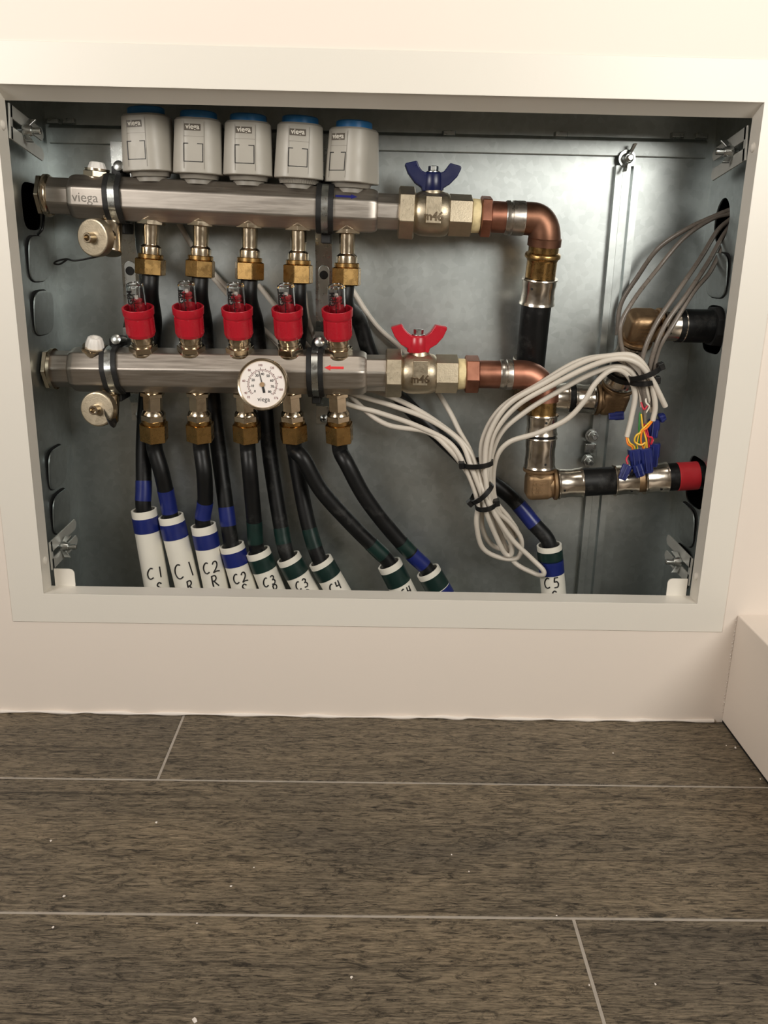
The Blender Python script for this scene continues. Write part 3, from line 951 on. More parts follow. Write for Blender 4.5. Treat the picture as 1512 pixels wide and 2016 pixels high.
# ------------------------------------------------------------------ brackets with rubber-lined clamps
def bracket(pxs, label, topz):
    xb = at(pxs, 520, 0.128).x
    root = thing('manifold_bracket', label, 'bracket', (xb, CD, 0.27), 'brackets carrying the two manifolds')
    m = MB()
    w = 0.0088
    zs = [(topz, 0.1335), (0.530, 0.1335), (0.519, 0.1290), (0.470, 0.1285), (0.462, 0.1345), (0.398, 0.1345), (0.388, 0.1240), (0.318, 0.1240), (0.306, 0.1375), (0.286, 0.1375)]
    m.rings([[V((xb - q, y, z)), V((xb + q, y, z)), V((xb + q, y + 0.0016, z)), V((xb - q, y + 0.0016, z))] for z, y in zs for q in [w * (1.0 if z < 0.52 else 1.4)]])
    m.build('strap_plate', 'zinc', root, 0.0003)
    for z in (0.566, 0.292):
        p = V((xb, 0.1375, z))
        s = MB().lathe([(0.0008, 0.0048), (-0.0012, 0.0044), (-0.0026, 0.0022), (-0.0026, 0.0)], p, (0, 1, 0), 24).build('screw', 'zinc', root)
        c = MB()
        for a in (V((1, 0, 0)), V((0, 0, 1))):
            b = V((0, 0, 1)) if a.x else V((1, 0, 0))
            c.obox(p + V((0, -0.0027, 0)), a * 0.0024, V((0, 0.0003, 0)), b * 0.0005)
        c.build('screw_slot', 'ink', s)
    # oval slot with a round hole
    m = MB()
    sl = [V((xb + 0.0058 * cos(a), 0.1338, 0.428 + (0.022 if sin(a) > 0 else -0.022) + 0.0058 * sin(a))) for a in [2 * pi * k / 24 for k in range(24)]]
    m.plate(sl, (0, 0.0006, 0))
    m.build('pressed_slot', 'zinc', root, 0.0003)
    MB().lathe([(0, 0.0045), (0.0008, 0.0045)], V((xb, 0.1331, 0.446)), (0, 1, 0), 20).build('hole', 'ink', root)
    return root, xb
BR1, xb1 = bracket(252, 'zinc bracket behind both manifolds, next to the drain valves', 0.572)
BR2, xb2 = bracket(637, 'zinc bracket behind both manifolds, next to the coloured arrows', 0.582)
def clampband(root, A, D, px, R, tilt, turn=0.0):
    c = on(A, D, px)
    ax = (D + V((0, 0, tilt))).normalized()
    d, u, v = basis(ax, (0, -cos(turn), -sin(turn)))
    # octagonal U band round the front, closing at the back plate
    def sweep(t0, t1, r0, r1):
        m = MB()
        R_ = []
        for k in range(49):
            a = 2 * pi * k / 48
            n = u * cos(a) + v * sin(a)
            q = 1.0 / max(cos(((a + pi / 8) % (pi / 4)) - pi / 8), 0.1)
            q = 1 + (q - 1) * 0.55
            R_.append([c + n * (r0 * q) + d * t0, c + n * (r1 * q) + d * t0, c + n * (r1 * q) + d * t1, c + n * (r0 * q) + d * t1])
        m.rings(R_, False, False)
        return m
    b = sweep(-0.0032, 0.0032, R + 0.0012, R + 0.0027).build('clamp_band', 'zinc', root)
    for s in (-1, 1):
        sweep(s * 0.0058 - 0.0026, s * 0.0058 + 0.0026, R + 0.0002, R + 0.0030).build('rubber_liner', 'rubber', b, 0.0006)
    q = c + V((0, 0.028, 0.0))
    MB().box(q + V((-0.007, -0.006, -0.008)), q + V((0.007, 0.022, 0.008))).build('clamp_foot', 'zinc', b, 0.001)
    for sgn in (1, -1):
        e = c + V((0, 0.006, sgn * (R + 0.006)))
        MB().box(e + V((-0.0045, -0.004, -0.006)), e + V((0.0045, 0.030, 0.004))).build('clamp_ear', 'rubber', b, 0.001)
    p = c + V((0.004, -0.002, R + 0.0095))
    s = MB().lathe([(0.002, 0.0030), (0, 0.0052), (-0.0015, 0.0050), (-0.0026, 0.003), (-0.0026, 0)], p, (0, 1, -0.3), 24).lathe([(0, 0.0028), (0.03, 0.0028)], p, (0, 1, -0.1), 12).build('clamp_screw', 'zinc', b)
clampband(BR1, UA, DU, 231, RBU, 0.04)
clampband(BR2, UA, DU, 641, RBU, 0.0)
clampband(BR1, LA, DL, 226, RBL, 0.10, FWD)
clampband(BR2, LA, DL, 622, RBL, 0.02, FWD)

# ------------------------------------------------------------------ ball valves
def ball_valve(A, D, cols, s, label, hpoly, hm, screw, htop):
    c = [on(A, D, q) for q in cols]
    t = [(q - A).dot(D) for q in c]
    root = thing('ball_valve', label, 'ball valve', (c[1] + c[3]) / 2 + V((0, 0, -0.022)), 'ball valves on the manifolds')
    m = MB()
    rb = 0.0212 * s
    m.lathe([(t[1] - 0.002, rb * 0.80), (t[1] + 0.001, rb * 0.88), (t[1] + 0.005, rb * 0.97), (t[1] + 0.011, rb), (t[2] - 0.008, rb), (t[2] - 0.003, rb * 0.95), (t[2], rb * 0.86)], A, D, 48)
    mid = (t[1] + t[2]) / 2
    P0 = A + D * (mid + 0.0005)
    m.lathe([(rb * 0.6, 0.0105), (rb + 0.001, 0.0100), (rb + 0.0025, 0.0090)], P0, V((0, 0, 1)), 32)
    m.obox(P0 + V((0, -rb + 0.0012, 0.003)), D * 0.0075, V((0, 0.0022, 0)), V((0, 0, 0.0125)))
    body = m.build('valve_body', 'valve', root, 0.0008)
    lettering('casting_mark', 'm46', P0 + V((0, -rb - 0.0013, -0.003)), D, V((0, 0, 1)), 0.0108, 'nickel', body, 0.0006, bold=0.0003)
    MB().hexa(t[0], t[1], 0.0220 * s, A, D, 0.0018, pi / 6 + 0.35).build('union_nut', 'valve', root)
    MB().hexa(t[2] - 0.001, t[3], 0.0176 * s, A, D, 0.0014, pi / 6 + 0.35).build('end_nut', 'valve', root)
    MB().lathe([(t[3] - 0.001, 0.0163 * s), (t[4] - 0.001, 0.0158 * s)], A, D, 40).build('thread_sealant', 'tape_cream', root)
    # butterfly handle
    yh = A.y - 0.0075
    pts = [at(px, py, yh) for px, py in hpoly]
    hb = at(*htop, A.y)
    hb0 = min(p.z for p in pts)
    h = MB().plate(pts, (0, 0.015, 0)).lathe([(0.0, 0.0098), (0.002, 0.0108), (0.0155, 0.0104), (0.0175, 0.0090)], V((hb.x, A.y, hb0)), (0, 0, 1), 32).build('handle', hm, root, 0.0022, 38, 3)
    h['label'] = 'butterfly handle'
    st0 = P0 + V((0, 0, rb))
    b = at(*htop, A.y)
    MB().lathe([(0, 0.0052), ((b - st0).length * 0.98, 0.0050)], st0, (b - st0), 20).lathe([(0.0, 0.0078), (0.004, 0.0070), (0.0075, 0.0062)], st0, (b - st0), 24).build('stem', 'valve', root)
    p = at(*screw, A.y)
    MB().lathe([(-0.004, 0.0068), (-0.001, 0.0068), (-0.0005, 0.006)], p, (0, 0, 1), 24).hexa(-0.0008, 0.0042, 0.0044, p, (0, 0, 1), 0.0006).build('handle_nut', 'zinc', h)
    return root, t
hu = [(720 + x * .27778, 280 + y * .27778) for x, y in ((277, 152), (290, 145), (365, 129), (380, 172), (400, 200), (425, 212), (450, 215), (530, 215), (556, 205), (575, 180), (600, 146), (676, 168), (680, 185), (650, 245), (600, 295), (548, 328), (543, 345), (402, 345), (396, 318), (350, 285), (300, 215))]
hl = [(720 + x * .27778, 620 + y * .27778) for x, y in ((178, 92), (190, 86), (258, 66), (275, 100), (300, 128), (325, 146), (350, 152), (415, 152), (436, 145), (460, 125), (497, 72), (575, 84), (579, 100), (550, 160), (505, 210), (455, 240), (448, 270), (306, 272), (300, 240), (250, 212), (205, 155))]
BVU, tBU = ball_valve(UA, DU, (784, 816, 884, 928, 946), 1.0, 'nickel ball valve with a navy blue butterfly handle on the upper manifold', hu, 'navy', (853, 336), (852, 368))
BVL, tBL = ball_valve(LA, DL, (759, 791, 858, 901, 918), 0.98, 'nickel ball valve with a red butterfly handle on the lower manifold', hl, 'red', (824, 656), (822, 690))

# ------------------------------------------------------------------ copper elbows
def arc_path(p0, d0, p1, d1, n=14):
    """quarter bend between two straight runs"""
    out = []
    L = (p1 - p0).length * 0.552 / 1.0 * 0.71 * 1.1
    a, b = p0 + d0 * L, p1 - d1 * L
    for k in range(n + 1):
        t = k / n
        out.append(p0 * (1 - t) ** 3 + a * 3 * t * (1 - t) ** 2 + b * 3 * t * t * (1 - t) + p1 * t ** 3)
    return out
def copper(A, D, cols, Rt, label, bend_px, down, dark, patch):
    """hex adapter, tube, solder collar and bend turning downwards"""
    t = [(on(A, D, q) - A).dot(D) for q in cols]
    root = thing('copper_elbow', label, 'copper elbow', A + D * t[2] + V((0, 0, -Rt)), 'copper elbows after the ball valves')
    m1, m2 = ('copper_dark', 'copper') if dark else ('copper', 'copper')
    m = MB().hexa(t[0], t[1], Rt * 1.12, A, D, 0.0015, pi / 6 + 0.2).lathe([(t[1] - 0.0005, Rt * 0.93), (t[2], Rt * 0.93)], A, D, 40)
    m.build('hex_adapter', 'copper', root)
    ring = MB().lathe([(t[2] - 0.001, Rt * 0.96), (t[2], Rt * 1.01), (t[2] + 0.003, Rt * 1.02), (t[2] + 0.0036, Rt * 0.95), (t[2] + 0.005, Rt * 0.95), (t[2] + 0.006, Rt * 1.03), (t[3], Rt * 1.035), (t[3] + 0.001, Rt)], A, D, 40)
    ring.build('solder_joint', 'solder', root)
    p0 = A + D * (t[3] - 0.001)
    E = at(*bend_px, A.y)
    d1 = V(down).normalized()
    corner_y = A + D * t[3]
    q0 = A + D * t[4]
    path = [p0] + arc_path(q0, D, E, d1, 18)
    m = MB().tube(path, Rt * 0.985, 40, smooth=False)
    m.lathe([(-0.008, Rt * 0.985), (-0.007, Rt * 1.04), (0.0, Rt * 1.04)], E, d1, 40)
    m.build('elbow', m1, root)
    return E, d1
dvert = (at(1050, 640, 0.098) - at(1070, 480, YM)).normalized()
EU, dU1 = copper(UA, DU, (945, 966, 996, 1030, 1046), 0.0160, 'tarnished copper elbow turning down behind the navy handled valve', (1071, 484), dvert, True, True)
EL, dL1 = copper(LA, DL, (915, 942, 985, 1006, 1024), 0.0152, 'bright copper elbow turning down after the red handled valve', (1069, 790), V((0.03, 0, -1)), False, False)

# ------------------------------------------------------------------ press couplings and black pipes
def press_sleeve(m, O, D, t0, t1, R):
    """crimped steel sleeve with flared rims between t0 and t1"""
    L = t1 - t0
    m.lathe([(t0, R * 0.9), (t0, R * 1.06), (t0 + 0.0012, R * 1.08), (t0 + 0.0022, R * 1.0), (t0 + L * 0.28, R * 1.0), (t0 + L * 0.36, R * 0.965), (t0 + L * 0.62, R * 0.965), (t0 + L * 0.72, R * 1.0), (t1 - 0.003, R * 1.0), (t1 - 0.0015, R * 1.05), (t1, R * 1.07), (t1, R * 0.9)], O, D, 40)
    return m
def dot(parent, O, D, t, R, px=0.0, r=0.0013):
    d, u, v = basis(D, CAM - V(O))
    n = (u * cos(px) + v * sin(px)).normalized()
    MB().lathe([(-0.001, r), (0.00015, r)], V(O) + d * t + n * R, n, 12).build('sight_hole', 'ink', parent)
# coupling under the upper copper elbow
PC = thing('press_coupling', 'brass press coupling with steel sleeve below the tarnished copper elbow', 'pipe coupling', EU, 'press fittings on the main pipes')
MB().lathe([(-0.006, 0.0150), (0.006, 0.0150), (0.007, 0.0170), (0.0085, 0.0178), (0.011, 0.0178), (0.0125, 0.0160), (0.015, 0.0150), (0.031, 0.0152)], EU, dU1, 40).build('brass_body', 'brass', PC)
s = press_sleeve(MB(), EU, dU1, 0.0315, 0.0575, 0.0172).build('press_ring', 'sleeve', PC)
dot(s, EU, dU1, 0.040, 0.0172, 0.4)
# elbow behind the lower copper bend
VEND = at(1040, 758, 0.116)
HX = V((1, 0, 0))
E1 = at(1040, 782, 0.116)
dV = (VEND - (EU + dU1 * 0.057)).normalized()
PV = thing('black_pipe', 'black vertical pipe running down behind the bright copper elbow', 'pipe', EU + dU1 * 0.056, 'black main pipes')
MB().tube([EU + dU1 * 0.052, EU + dU1 * 0.075, VEND - dV * 0.004, VEND], 0.0152, 32, 6).build('pipe_wall', 'hose', PV)
MB().lathe([(0.002, 0.0155), (0.003, 0.0166), (0.0045, 0.0166), (0.0055, 0.0155)], at(1041, 701, 0.112), dV, 40).build('sleeve_rim', 'sleeve', PV)
def elbow_fit(name, label, O, a, b, la, lb, R, mat='bronze', sleeves=('a', 'b'), flange=True, group='press fittings on the main pipes'):
    """cast elbow centred at O with arms a, b (unit vectors) and press rings on the chosen arms"""
    root = thing(name, label, 'pipe elbow', O + V((0, 0, -R)), group)
    a, b = V(a).normalized(), V(b).normalized()
    k = R * 1.05
    m = MB().tube([O + a * (k + 0.004)] + arc_path(O + a * k, -a, O + b * k, b, 14) + [O + b * (k + 0.004)], R * 0.98, 36, smooth=False)
    for q in (a, b):
        m.lathe([(k - 0.001, R * 0.98), (k + 0.0005, R * 1.16), (k + 0.003, R * 1.18), (k + 0.005, R * 1.0)], O, q, 40)
    nn = a.cross(b)
    m.rbox(O + (a + b) * R * 0.06, a * R * 1.02, b * R * 1.02, nn.normalized() * R * 1.0, R * 0.5)
    body = m.build('elbow_body', mat, root)
    q = (a + b).normalized()
    fn = nn.normalized()
    if fn.y > 0: fn = -fn
    mk = MB()
    for row in range(3):
        x = -0.008
        while x < 0.007:
            l = random.uniform(0.0008, 0.0016)
            c = O + fn * (R * 0.99) + HX * (x + l) + fn.cross(HX).normalized() * (0.0045 * (row - 1))
            mk.obox(c, HX * l, fn * 0.0005, fn.cross(HX).normalized() * random.uniform(0.0007, 0.0014))
            x += 2 * l + 0.0008
    mk.build('raised_marking', mat, body)
    for q, L, key in ((a, la, 'a'), (b, lb, 'b')):
        if key in sleeves:
            s = press_sleeve(MB(), O, q, k + 0.005, k + 0.005 + L, R * 1.06).build('press_ring', 'sleeve', root)
            dot(s, O, q, k + 0.010, R * 1.06, 0.5)
    return root, k + 0.005
R1 = 0.0148
root, kk = elbow_fit('press_elbow', 'dark bronze press elbow half hidden behind the bright copper elbow', E1, -dV, HX, 0.018, 0.022, R1, sleeves=('b',))
E2 = V((at(1208, 778, 0.112).x, 0.113, E1.z))
dT = (at(1262, 640, 0.072) - E2).normalized()
MBp = thing('black_pipe', 'short black pipe between two bronze elbows, low behind the white cables', 'pipe', (E1 + E2) / 2, 'black main pipes')
MB().tube([E1 + HX * (kk + 0.018), E2 - HX * (kk + 0.018)], 0.0148, 32, smooth=False).build('pipe_wall', 'hose', MBp)
elbow_fit('press_elbow', 'bronze press elbow beside the tall channel, a black tie round its steel sleeve', E2, -HX, dT, 0.022, 0.022, R1)
E3 = at(1262, 640, 0.072)
elbow_fit('press_elbow', 'bronze press elbow with raised lettering, behind the grey cables near the black outlet', E3, -dT, V((1, 0.06, 0.0)), 0.018, 0.022, R1, sleeves=('a', 'b'))
mid = (E2 + E3) / 2
BP = thing('black_pipe', 'short black riser pipe hidden behind the bundle of grey cables', 'pipe', mid, 'black main pipes')
MB().tube([E2 + dT * (kk + 0.014), E3 - dT * (kk + 0.012)], 0.0146, 32, smooth=False).build('pipe_wall', 'hose', BP)
out = V((1, 0.06, 0.0)).normalized()
BO = thing('black_pipe', 'black pipe leaving through the wall of the cabinet below the round cable hole', 'pipe', E3 + out * 0.05, 'black main pipes')
MB().tube([E3 + out * (kk + 0.016), E3 + out * 0.13], 0.0166, 32, smooth=False).build('pipe_wall', 'hose', BO)
c = E3 + out * 0.065
MB().lathe([(0.006, 0.0160), (0.0065, 0.0185), (0.024, 0.0200), (0.05, 0.0200)], c, out, sect=rounded(8, 1.0, 0.2, 3, 0)).build('grommet', 'rubber', BO)
# lower run: press ring stack below the bright copper elbow, bronze elbow, pipe, coupling, red-taped pipe
E4 = at(1060, 955, YL)
dd = (E4 - EL).normalized()
PL = thing('press_coupling', 'brass press coupling with two steel sleeves below the bright copper elbow', 'pipe coupling', EL, 'press fittings on the main pipes')
LL = (E4 - EL).length
MB().lathe([(-0.004, 0.0140), (0.014, 0.0142)], EL, dd, 40).build('brass_body', 'brass', PL)
s = press_sleeve(MB(), EL, dd, 0.0135, 0.0345, 0.0158).build('press_ring', 'sleeve', PL)
dot(s, EL, dd, 0.020, 0.0158, -0.3)
MB().lathe([(0.0345, 0.0150), (0.0375, 0.0150)], EL, dd, 40).build('seal_ring', 'black', PL)
s = press_sleeve(MB(), EL, dd, 0.0375, LL - 0.0195, 0.0158).build('press_ring', 'sleeve', PL)
dot(s, EL, dd, LL - 0.026, 0.0158, -0.4)
hz = (at(1340, 938, 0.074) - E4).normalized()
elbow_fit('press_elbow', 'bronze press elbow turning towards the red-taped pipe at the foot of the copper drop', E4, -dd, hz, 0.012, 0.026, 0.0146, sleeves=('b',))
def tpx(px): 
    q = on(E4, hz, px)
    return (q - E4).dot(hz)
BL1 = thing('black_pipe', 'black horizontal pipe piece between the bronze elbow and the double steel coupling', 'pipe', E4 + hz * 0.06, 'black main pipes')
MB().tube([E4 + hz * (tpx(1136)), E4 + hz * (tpx(1214))], 0.0150, 32, smooth=False).build('pipe_wall', 'hose', BL1)
CPL = thing('press_coupling', 'straight press coupling of two steel sleeves under the blue wire connectors', 'pipe coupling', E4 + hz * tpx(1255), 'press fittings on the main pipes')
MB().lathe([(tpx(1250), 0.0140), (tpx(1268), 0.0140)], E4, hz, 40).build('brass_collar', 'bronze', CPL)
for a, b in ((1208, 1252), (1266, 1312)):
    s = press_sleeve(MB(), E4, hz, tpx(a), tpx(b), 0.0158).build('press_ring', 'sleeve', CPL)
    dot(s, E4, hz, tpx(a + 30), 0.0158, 0.9)
BL2 = thing('black_pipe', 'black pipe with a red tape band leaving through the octagonal hole', 'pipe', E4 + hz * tpx(1320), 'black main pipes')
MB().tube([E4 + hz * tpx(1306), E4 + hz * (tpx(1390) + 0.05)], 0.0148, 32, smooth=False).build('pipe_wall', 'hose', BL2)
MB().lathe([(tpx(1332), 0.0149), (tpx(1332) + 0.0003, 0.0152), (tpx(1372), 0.0152), (tpx(1372), 0.0149)], E4, hz, 36).build('tape_band', 'tape_red', BL2)['label'] = 'red tape band'

# ------------------------------------------------------------------ white conduits with hand lettering
GLYPH = {
    'C': [[(0.85, 0.95), (0.55, 1.0), (0.2, 0.75), (0.05, 0.4), (0.2, 0.08), (0.5, 0.0), (0.85, 0.12)]],
    '1': [[(0.5, 1.0), (0.52, 0.5), (0.55, 0.0)]],
    '2': [[(0.1, 0.78), (0.3, 0.98), (0.62, 0.98), (0.75, 0.75), (0.6, 0.45), (0.1, 0.04), (0.1, 0.02)], [(0.1, 0.03), (0.5, 0.08), (0.95, 0.02)]],
    '3': [[(0.12, 0.9), (0.45, 1.0), (0.72, 0.82), (0.6, 0.6), (0.35, 0.54)], [(0.35, 0.54), (0.7, 0.48), (0.82, 0.25), (0.6, 0.03), (0.15, 0.06)]],
    '4': [[(0.15, 1.0), (0.1, 0.55), (0.12, 0.45), (0.85, 0.45)], [(0.75, 1.0), (0.72, 0.5), (0.7, 0.0)]],
    '5': [[(0.8, 1.0), (0.3, 1.0), (0.28, 0.98), (0.22, 0.6), (0.55, 0.62), (0.78, 0.38), (0.65, 0.08), (0.15, 0.03)]],
    'R': [[(0.15, 0.0), (0.12, 0.5), (0.15, 1.0)], [(0.15, 0.98), (0.6, 1.0), (0.72, 0.75), (0.5, 0.55), (0.18, 0.5)], [(0.35, 0.52), (0.6, 0.25), (0.9, 0.0)]],
    'S': [[(0.82, 0.85), (0.5, 1.0), (0.2, 0.8), (0.4, 0.55), (0.7, 0.4), (0.72, 0.15), (0.4, 0.0), (0.1, 0.12)]],
}
def conduit(top, bot, tapes, marks, label, y=0.10, R=0.0138):
    """open-topped tube; tapes (px-length from the rim in metres, height, material)"""
    T, B = at(*top, y), at(*bot, y)
    D = (B - T).normalized()
    L = (T.z - CB) / -D.z
    root = thing('conduit', label, 'conduit', T + D * L, 'white conduits at the bottom of the cabinet')
    m = MB().ring([(0, R - 0.0002), (0.0004, R), (L, R), (L, R - 0.0022), (0.0004, R - 0.0022), (0, R - 0.0018)], T, D, 40)
    m.build('tube_wall', 'pvc', root)
    for t0, t1, mm in tapes:
        MB().ring([(t0, R - 0.0003), (t0, R + 0.0004), (t1, R + 0.0004), (t1, R - 0.0003)], T, D, 40).build('tape_band', mm, root)
    d, u, v = basis(D, CAM - T)
    x = v if v.dot(_r) > 0 else -v
    for k, (txt, t0, h, off, sk) in enumerate(marks):
        m = MB()
        w = h * 0.62
        n = len(txt)
        for i, ch in enumerate(txt):
            cx = off + (i - (n - 1) / 2) * w * 1.35
            for st in GLYPH[ch]:
                pts = []
                for a, b in st:
                    sx = cx + (a - 0.5) * w + sk * (b - 0.5) * h
                    an = sx / R
                    pts.append(T + D * (t0 + h * (1 - b)) + (u * cos(an) + x * sin(an)) * (R + 0.0002))
                m.tube(pts, 0.0008, 6, 5)
        m.build('hand_lettering', 'ink', root)
    return T, D
K = 0.00056
def tb(a, b, mm): return (a, b, mm)
CON = [
    ((283, 1003), (309, 1156), [tb(0.008, 0.0245, 'tape_blue')], [('C1', 0.0640, 0.0125, 0.0010, 0.05), ('S', 0.0820, 0.0120, 0.003, 0.0)], 'white conduit marked C1 S with blue tape, nearest the cabinet side', 0.100),
    ((336, 1015), (370, 1156), [tb(0.0075, 0.0250, 'tape_blue')], [('C1', 0.0530, 0.0165, 0.0010, -0.05), ('R', 0.0740, 0.0120, 0.003, 0.0)], 'white conduit marked C1 R with blue tape', 0.100),
    ((400, 1033), (425, 1156), [tb(0.0090, 0.0255, 'tape_blue')], [('C2', 0.0400, 0.0125, -0.0010, 0.0), ('R', 0.0560, 0.0125, 0.0005, 0.0)], 'white conduit marked C2 R with blue tape', 0.100),
    ((456, 1072), (480, 1156), [tb(0.0065, 0.0230, 'tape_blue')], [('C2', 0.0305, 0.0110, -0.0010, 0.0), ('S', 0.0440, 0.0120, 0.001, 0.0)], 'white conduit marked C2 S with blue tape, shorter than its neighbours', 0.100),
    ((507, 1084), (535, 1156), [tb(0.0070, 0.0225, 'tape_green')], [('C3', 0.0290, 0.0100, 0.0000, 0.12), ('R', 0.0400, 0.0110, 0.004, 0.0)], 'white conduit marked C3 R with dark green tape', 0.100),
    ((567, 1096), (600, 1158), [tb(0.0065, 0.0225, 'tape_green')], [('C3', 0.0270, 0.0100, -0.001, 0.1), ('S', 0.0400, 0.0110, 0.001, 0.0)], 'white conduit marked C3 with dark green tape, next to a C4 conduit', 0.100),
    ((630, 1103), (663, 1160), [tb(0.0060, 0.0215, 'tape_green')], [('C4', 0.0265, 0.0095, 0.000, 0.1), ('S', 0.0390, 0.0110, 0.001, 0.0)], 'white conduit marked C4 close beside the C3 conduits', 0.100),
    ((766, 1109), (793, 1162), [tb(0.0070, 0.0260, 'tape_green')], [('C4', 0.0300, 0.0090, 0.003, 0.1), ('R', 0.0420, 0.0110, 0.001, 0.0)], 'white conduit marked C4 standing apart, with dark green tape', 0.100),
    ((842, 1123), (866, 1164), [tb(0.0060, 0.0235, 'tape_green'), tb(0.0245, 0.0360, 'tape_blue')], [], 'white conduit with green over blue tape, its hose taped bright blue', 0.100),
    ((1081, 1072), (1090, 1166), [tb(0.0060, 0.0180, 'tape_green'), tb(0.0165, 0.0335, 'tape_blue')], [('C5', 0.0350, 0.0120, -0.001, 0.0), ('S', 0.0505, 0.0110, 0.001, 0.0)], 'white conduit marked C5 with green and blue tape, under the cable loops', 0.100)]
CT_ = []
for a in CON: CT_.append(conduit(*a[:5], y=a[5]))

# ------------------------------------------------------------------ black hoses
def hose(pts, label, bands, r=0.0085, grp='black heating hoses'):
    """bands: (from, to, material) as fractions measured back from the lower end in metres"""
    root = thing('hose', label, 'hose', pts[0], grp)
    path = catmull(pts, 14)
    MB().tube(path, r, 20, smooth=False).build('hose_wall', 'hose', root)
    # cumulative length from the end
    s = [0]
    rev = path[::-1]
    for a, b in zip(rev, rev[1:]): s.append(s[-1] + (b - a).length)
    def pos(q):
        for i in range(len(s) - 1):
            if s[i + 1] >= q: return rev[i].lerp(rev[i + 1], (q - s[i]) / max(1e-9, s[i + 1] - s[i]))
        return rev[-1]
    for a, b, mm in bands:
        n = 8
        MB().tube([pos(a + (b - a) * k / n) for k in range(n + 1)], r + 0.0004, 20, smooth=False).build('tape_band', mm, root)
    return root
def into(i, depth=0.034):
    T, D = CT_[i]
    return [T - D * 0.002, T + D * depth]
def px(*l): return [at(a, b, c) for a, b, c in l]
UPY = 0.1215
def upper(i): 
    p, d = UO[i]
    return [p - d * 0.004, p + d * 0.020]
def lower(i):
    p, d = LO[i]
    return [p - d * 0.004, p + d * 0.012]
off = 0.034
hose(upper(0) + px((303, 640, 0.119), (296, 720, UPY), (287, 800, UPY), (283, 880, 0.114), (283, 960, 0.104)) + into(0), 'black hose from the first upper outlet down into the C1 S conduit', [(0.044, 0.066, 'tape_blue')])
hose(lower(0) + px((318, 930, 0.0915), (330, 985, 0.097)) + into(1), 'black hose from the first lower outlet into the C1 R conduit', [(0.038, 0.066, 'tape_blue')])
hose(lower(1) + px((402, 930, 0.088), (404, 985, 0.096)) + into(2), 'black hose from the second lower outlet into the C2 R conduit', [(0.042, 0.062, 'tape_blue')])
hose(upper(1) + px((403, 640, 0.119), (410, 720, UPY), (420, 800, UPY), (432, 900, 0.116), (444, 990, 0.106)) + into(3), 'black hose from the second upper outlet into the C2 S conduit', [(0.056, 0.077, 'tape_blue')])
hose(lower(2) + px((492, 930, 0.088), (500, 1020, 0.096)) + into(4), 'black hose from the middle lower outlet into the C3 R conduit', [(0.044, 0.070, 'tape_green')])
hose(upper(2) + px((504, 640, 0.119), (512, 720, UPY), (521, 800, UPY), (533, 910, 0.117), (552, 1030, 0.106)) + into(5), 'black hose from the middle upper outlet into the C3 conduit with the green tape', [(0.050, 0.068, 'tape_green')])
hose(upper(3) + px((590, 640, 0.119), (580, 720, UPY), (573, 800, UPY), (582, 900, 0.119), (604, 1020, 0.107)) + into(6), 'black hose from the fourth upper outlet into the C4 conduit beside C3', [(0.050, 0.072, 'tape_green')])
hose(lower(3) + px((598, 905, 0.086), (632, 965, 0.088), (690, 1030, 0.094), (740, 1080, 0.098)) + into(7), 'black hose curving from the fourth lower outlet to the C4 conduit standing apart', [(0.045, 0.066, 'tape_green')])
hose(lower(4) + px((684, 915, 0.086), (718, 978, 0.088), (765, 1040, 0.094), (812, 1092, 0.098)) + into(8), 'black hose curving from the last lower outlet, bright blue tape near its end', [(0.041, 0.062, 'tape_blue'), (0.064, 0.080, 'tape_green')])
hose(upper(4) + px((706, 630, 0.118), (735, 710, 0.124), (790, 785, 0.126), (862, 856, 0.126), (940, 928, 0.122), (1005, 978, 0.116), (1050, 1030, 0.108)) + into(9), 'black hose swinging from the last upper outlet across to the C5 conduit', [(0.062, 0.090, 'tape_blue')], 0.0084)

# ------------------------------------------------------------------ cables
def cable(pts, label, r, m, name='cable', grp='light grey actuator cables', cat='cable', n=12):
    o = MB().tube(pts, r, n, 9).build(name, m)
    return tag(o, label, cat, grp)
def P(l): return [at(*q) for q in l]
RC = 0.00275
tieA, tieB = (948, 905), (957, 960)
# each cable: origin behind an actuator, down past the manifolds, through the ties, loop, back up and over to the connectors
lead = [
    [(352, 440, 0.131), (392, 505, 0.131), (455, 575, 0.134), (520, 650, 0.136), (600, 735, 0.130), (672, 790, 0.100), (745, 812, 0.092), (820, 838, 0.086), (885, 872, 0.080)],
    [(418, 545, 0.132), (468, 600, 0.133), (545, 672, 0.134), (630, 745, 0.124), (695, 775, 0.102), (770, 798, 0.094), (845, 826, 0.087), (905, 868, 0.081)],
    [(508, 560, 0.132), (560, 625, 0.131), (622, 700, 0.130), (690, 757, 0.112), (745, 772, 0.103), (810, 800, 0.094), (870, 838, 0.086), (918, 880, 0.080)],
    [(598, 570, 0.133), (610, 640, 0.132), (650, 730, 0.122), (700, 790, 0.104), (760, 835, 0.094), (840, 850, 0.086), (880, 880, 0.079)],
    [(690, 565, 0.133), (740, 640, 0.132), (800, 695, 0.128), (850, 755, 0.118), (885, 810, 0.106), (905, 850, 0.094), (925, 886, 0.082)]]
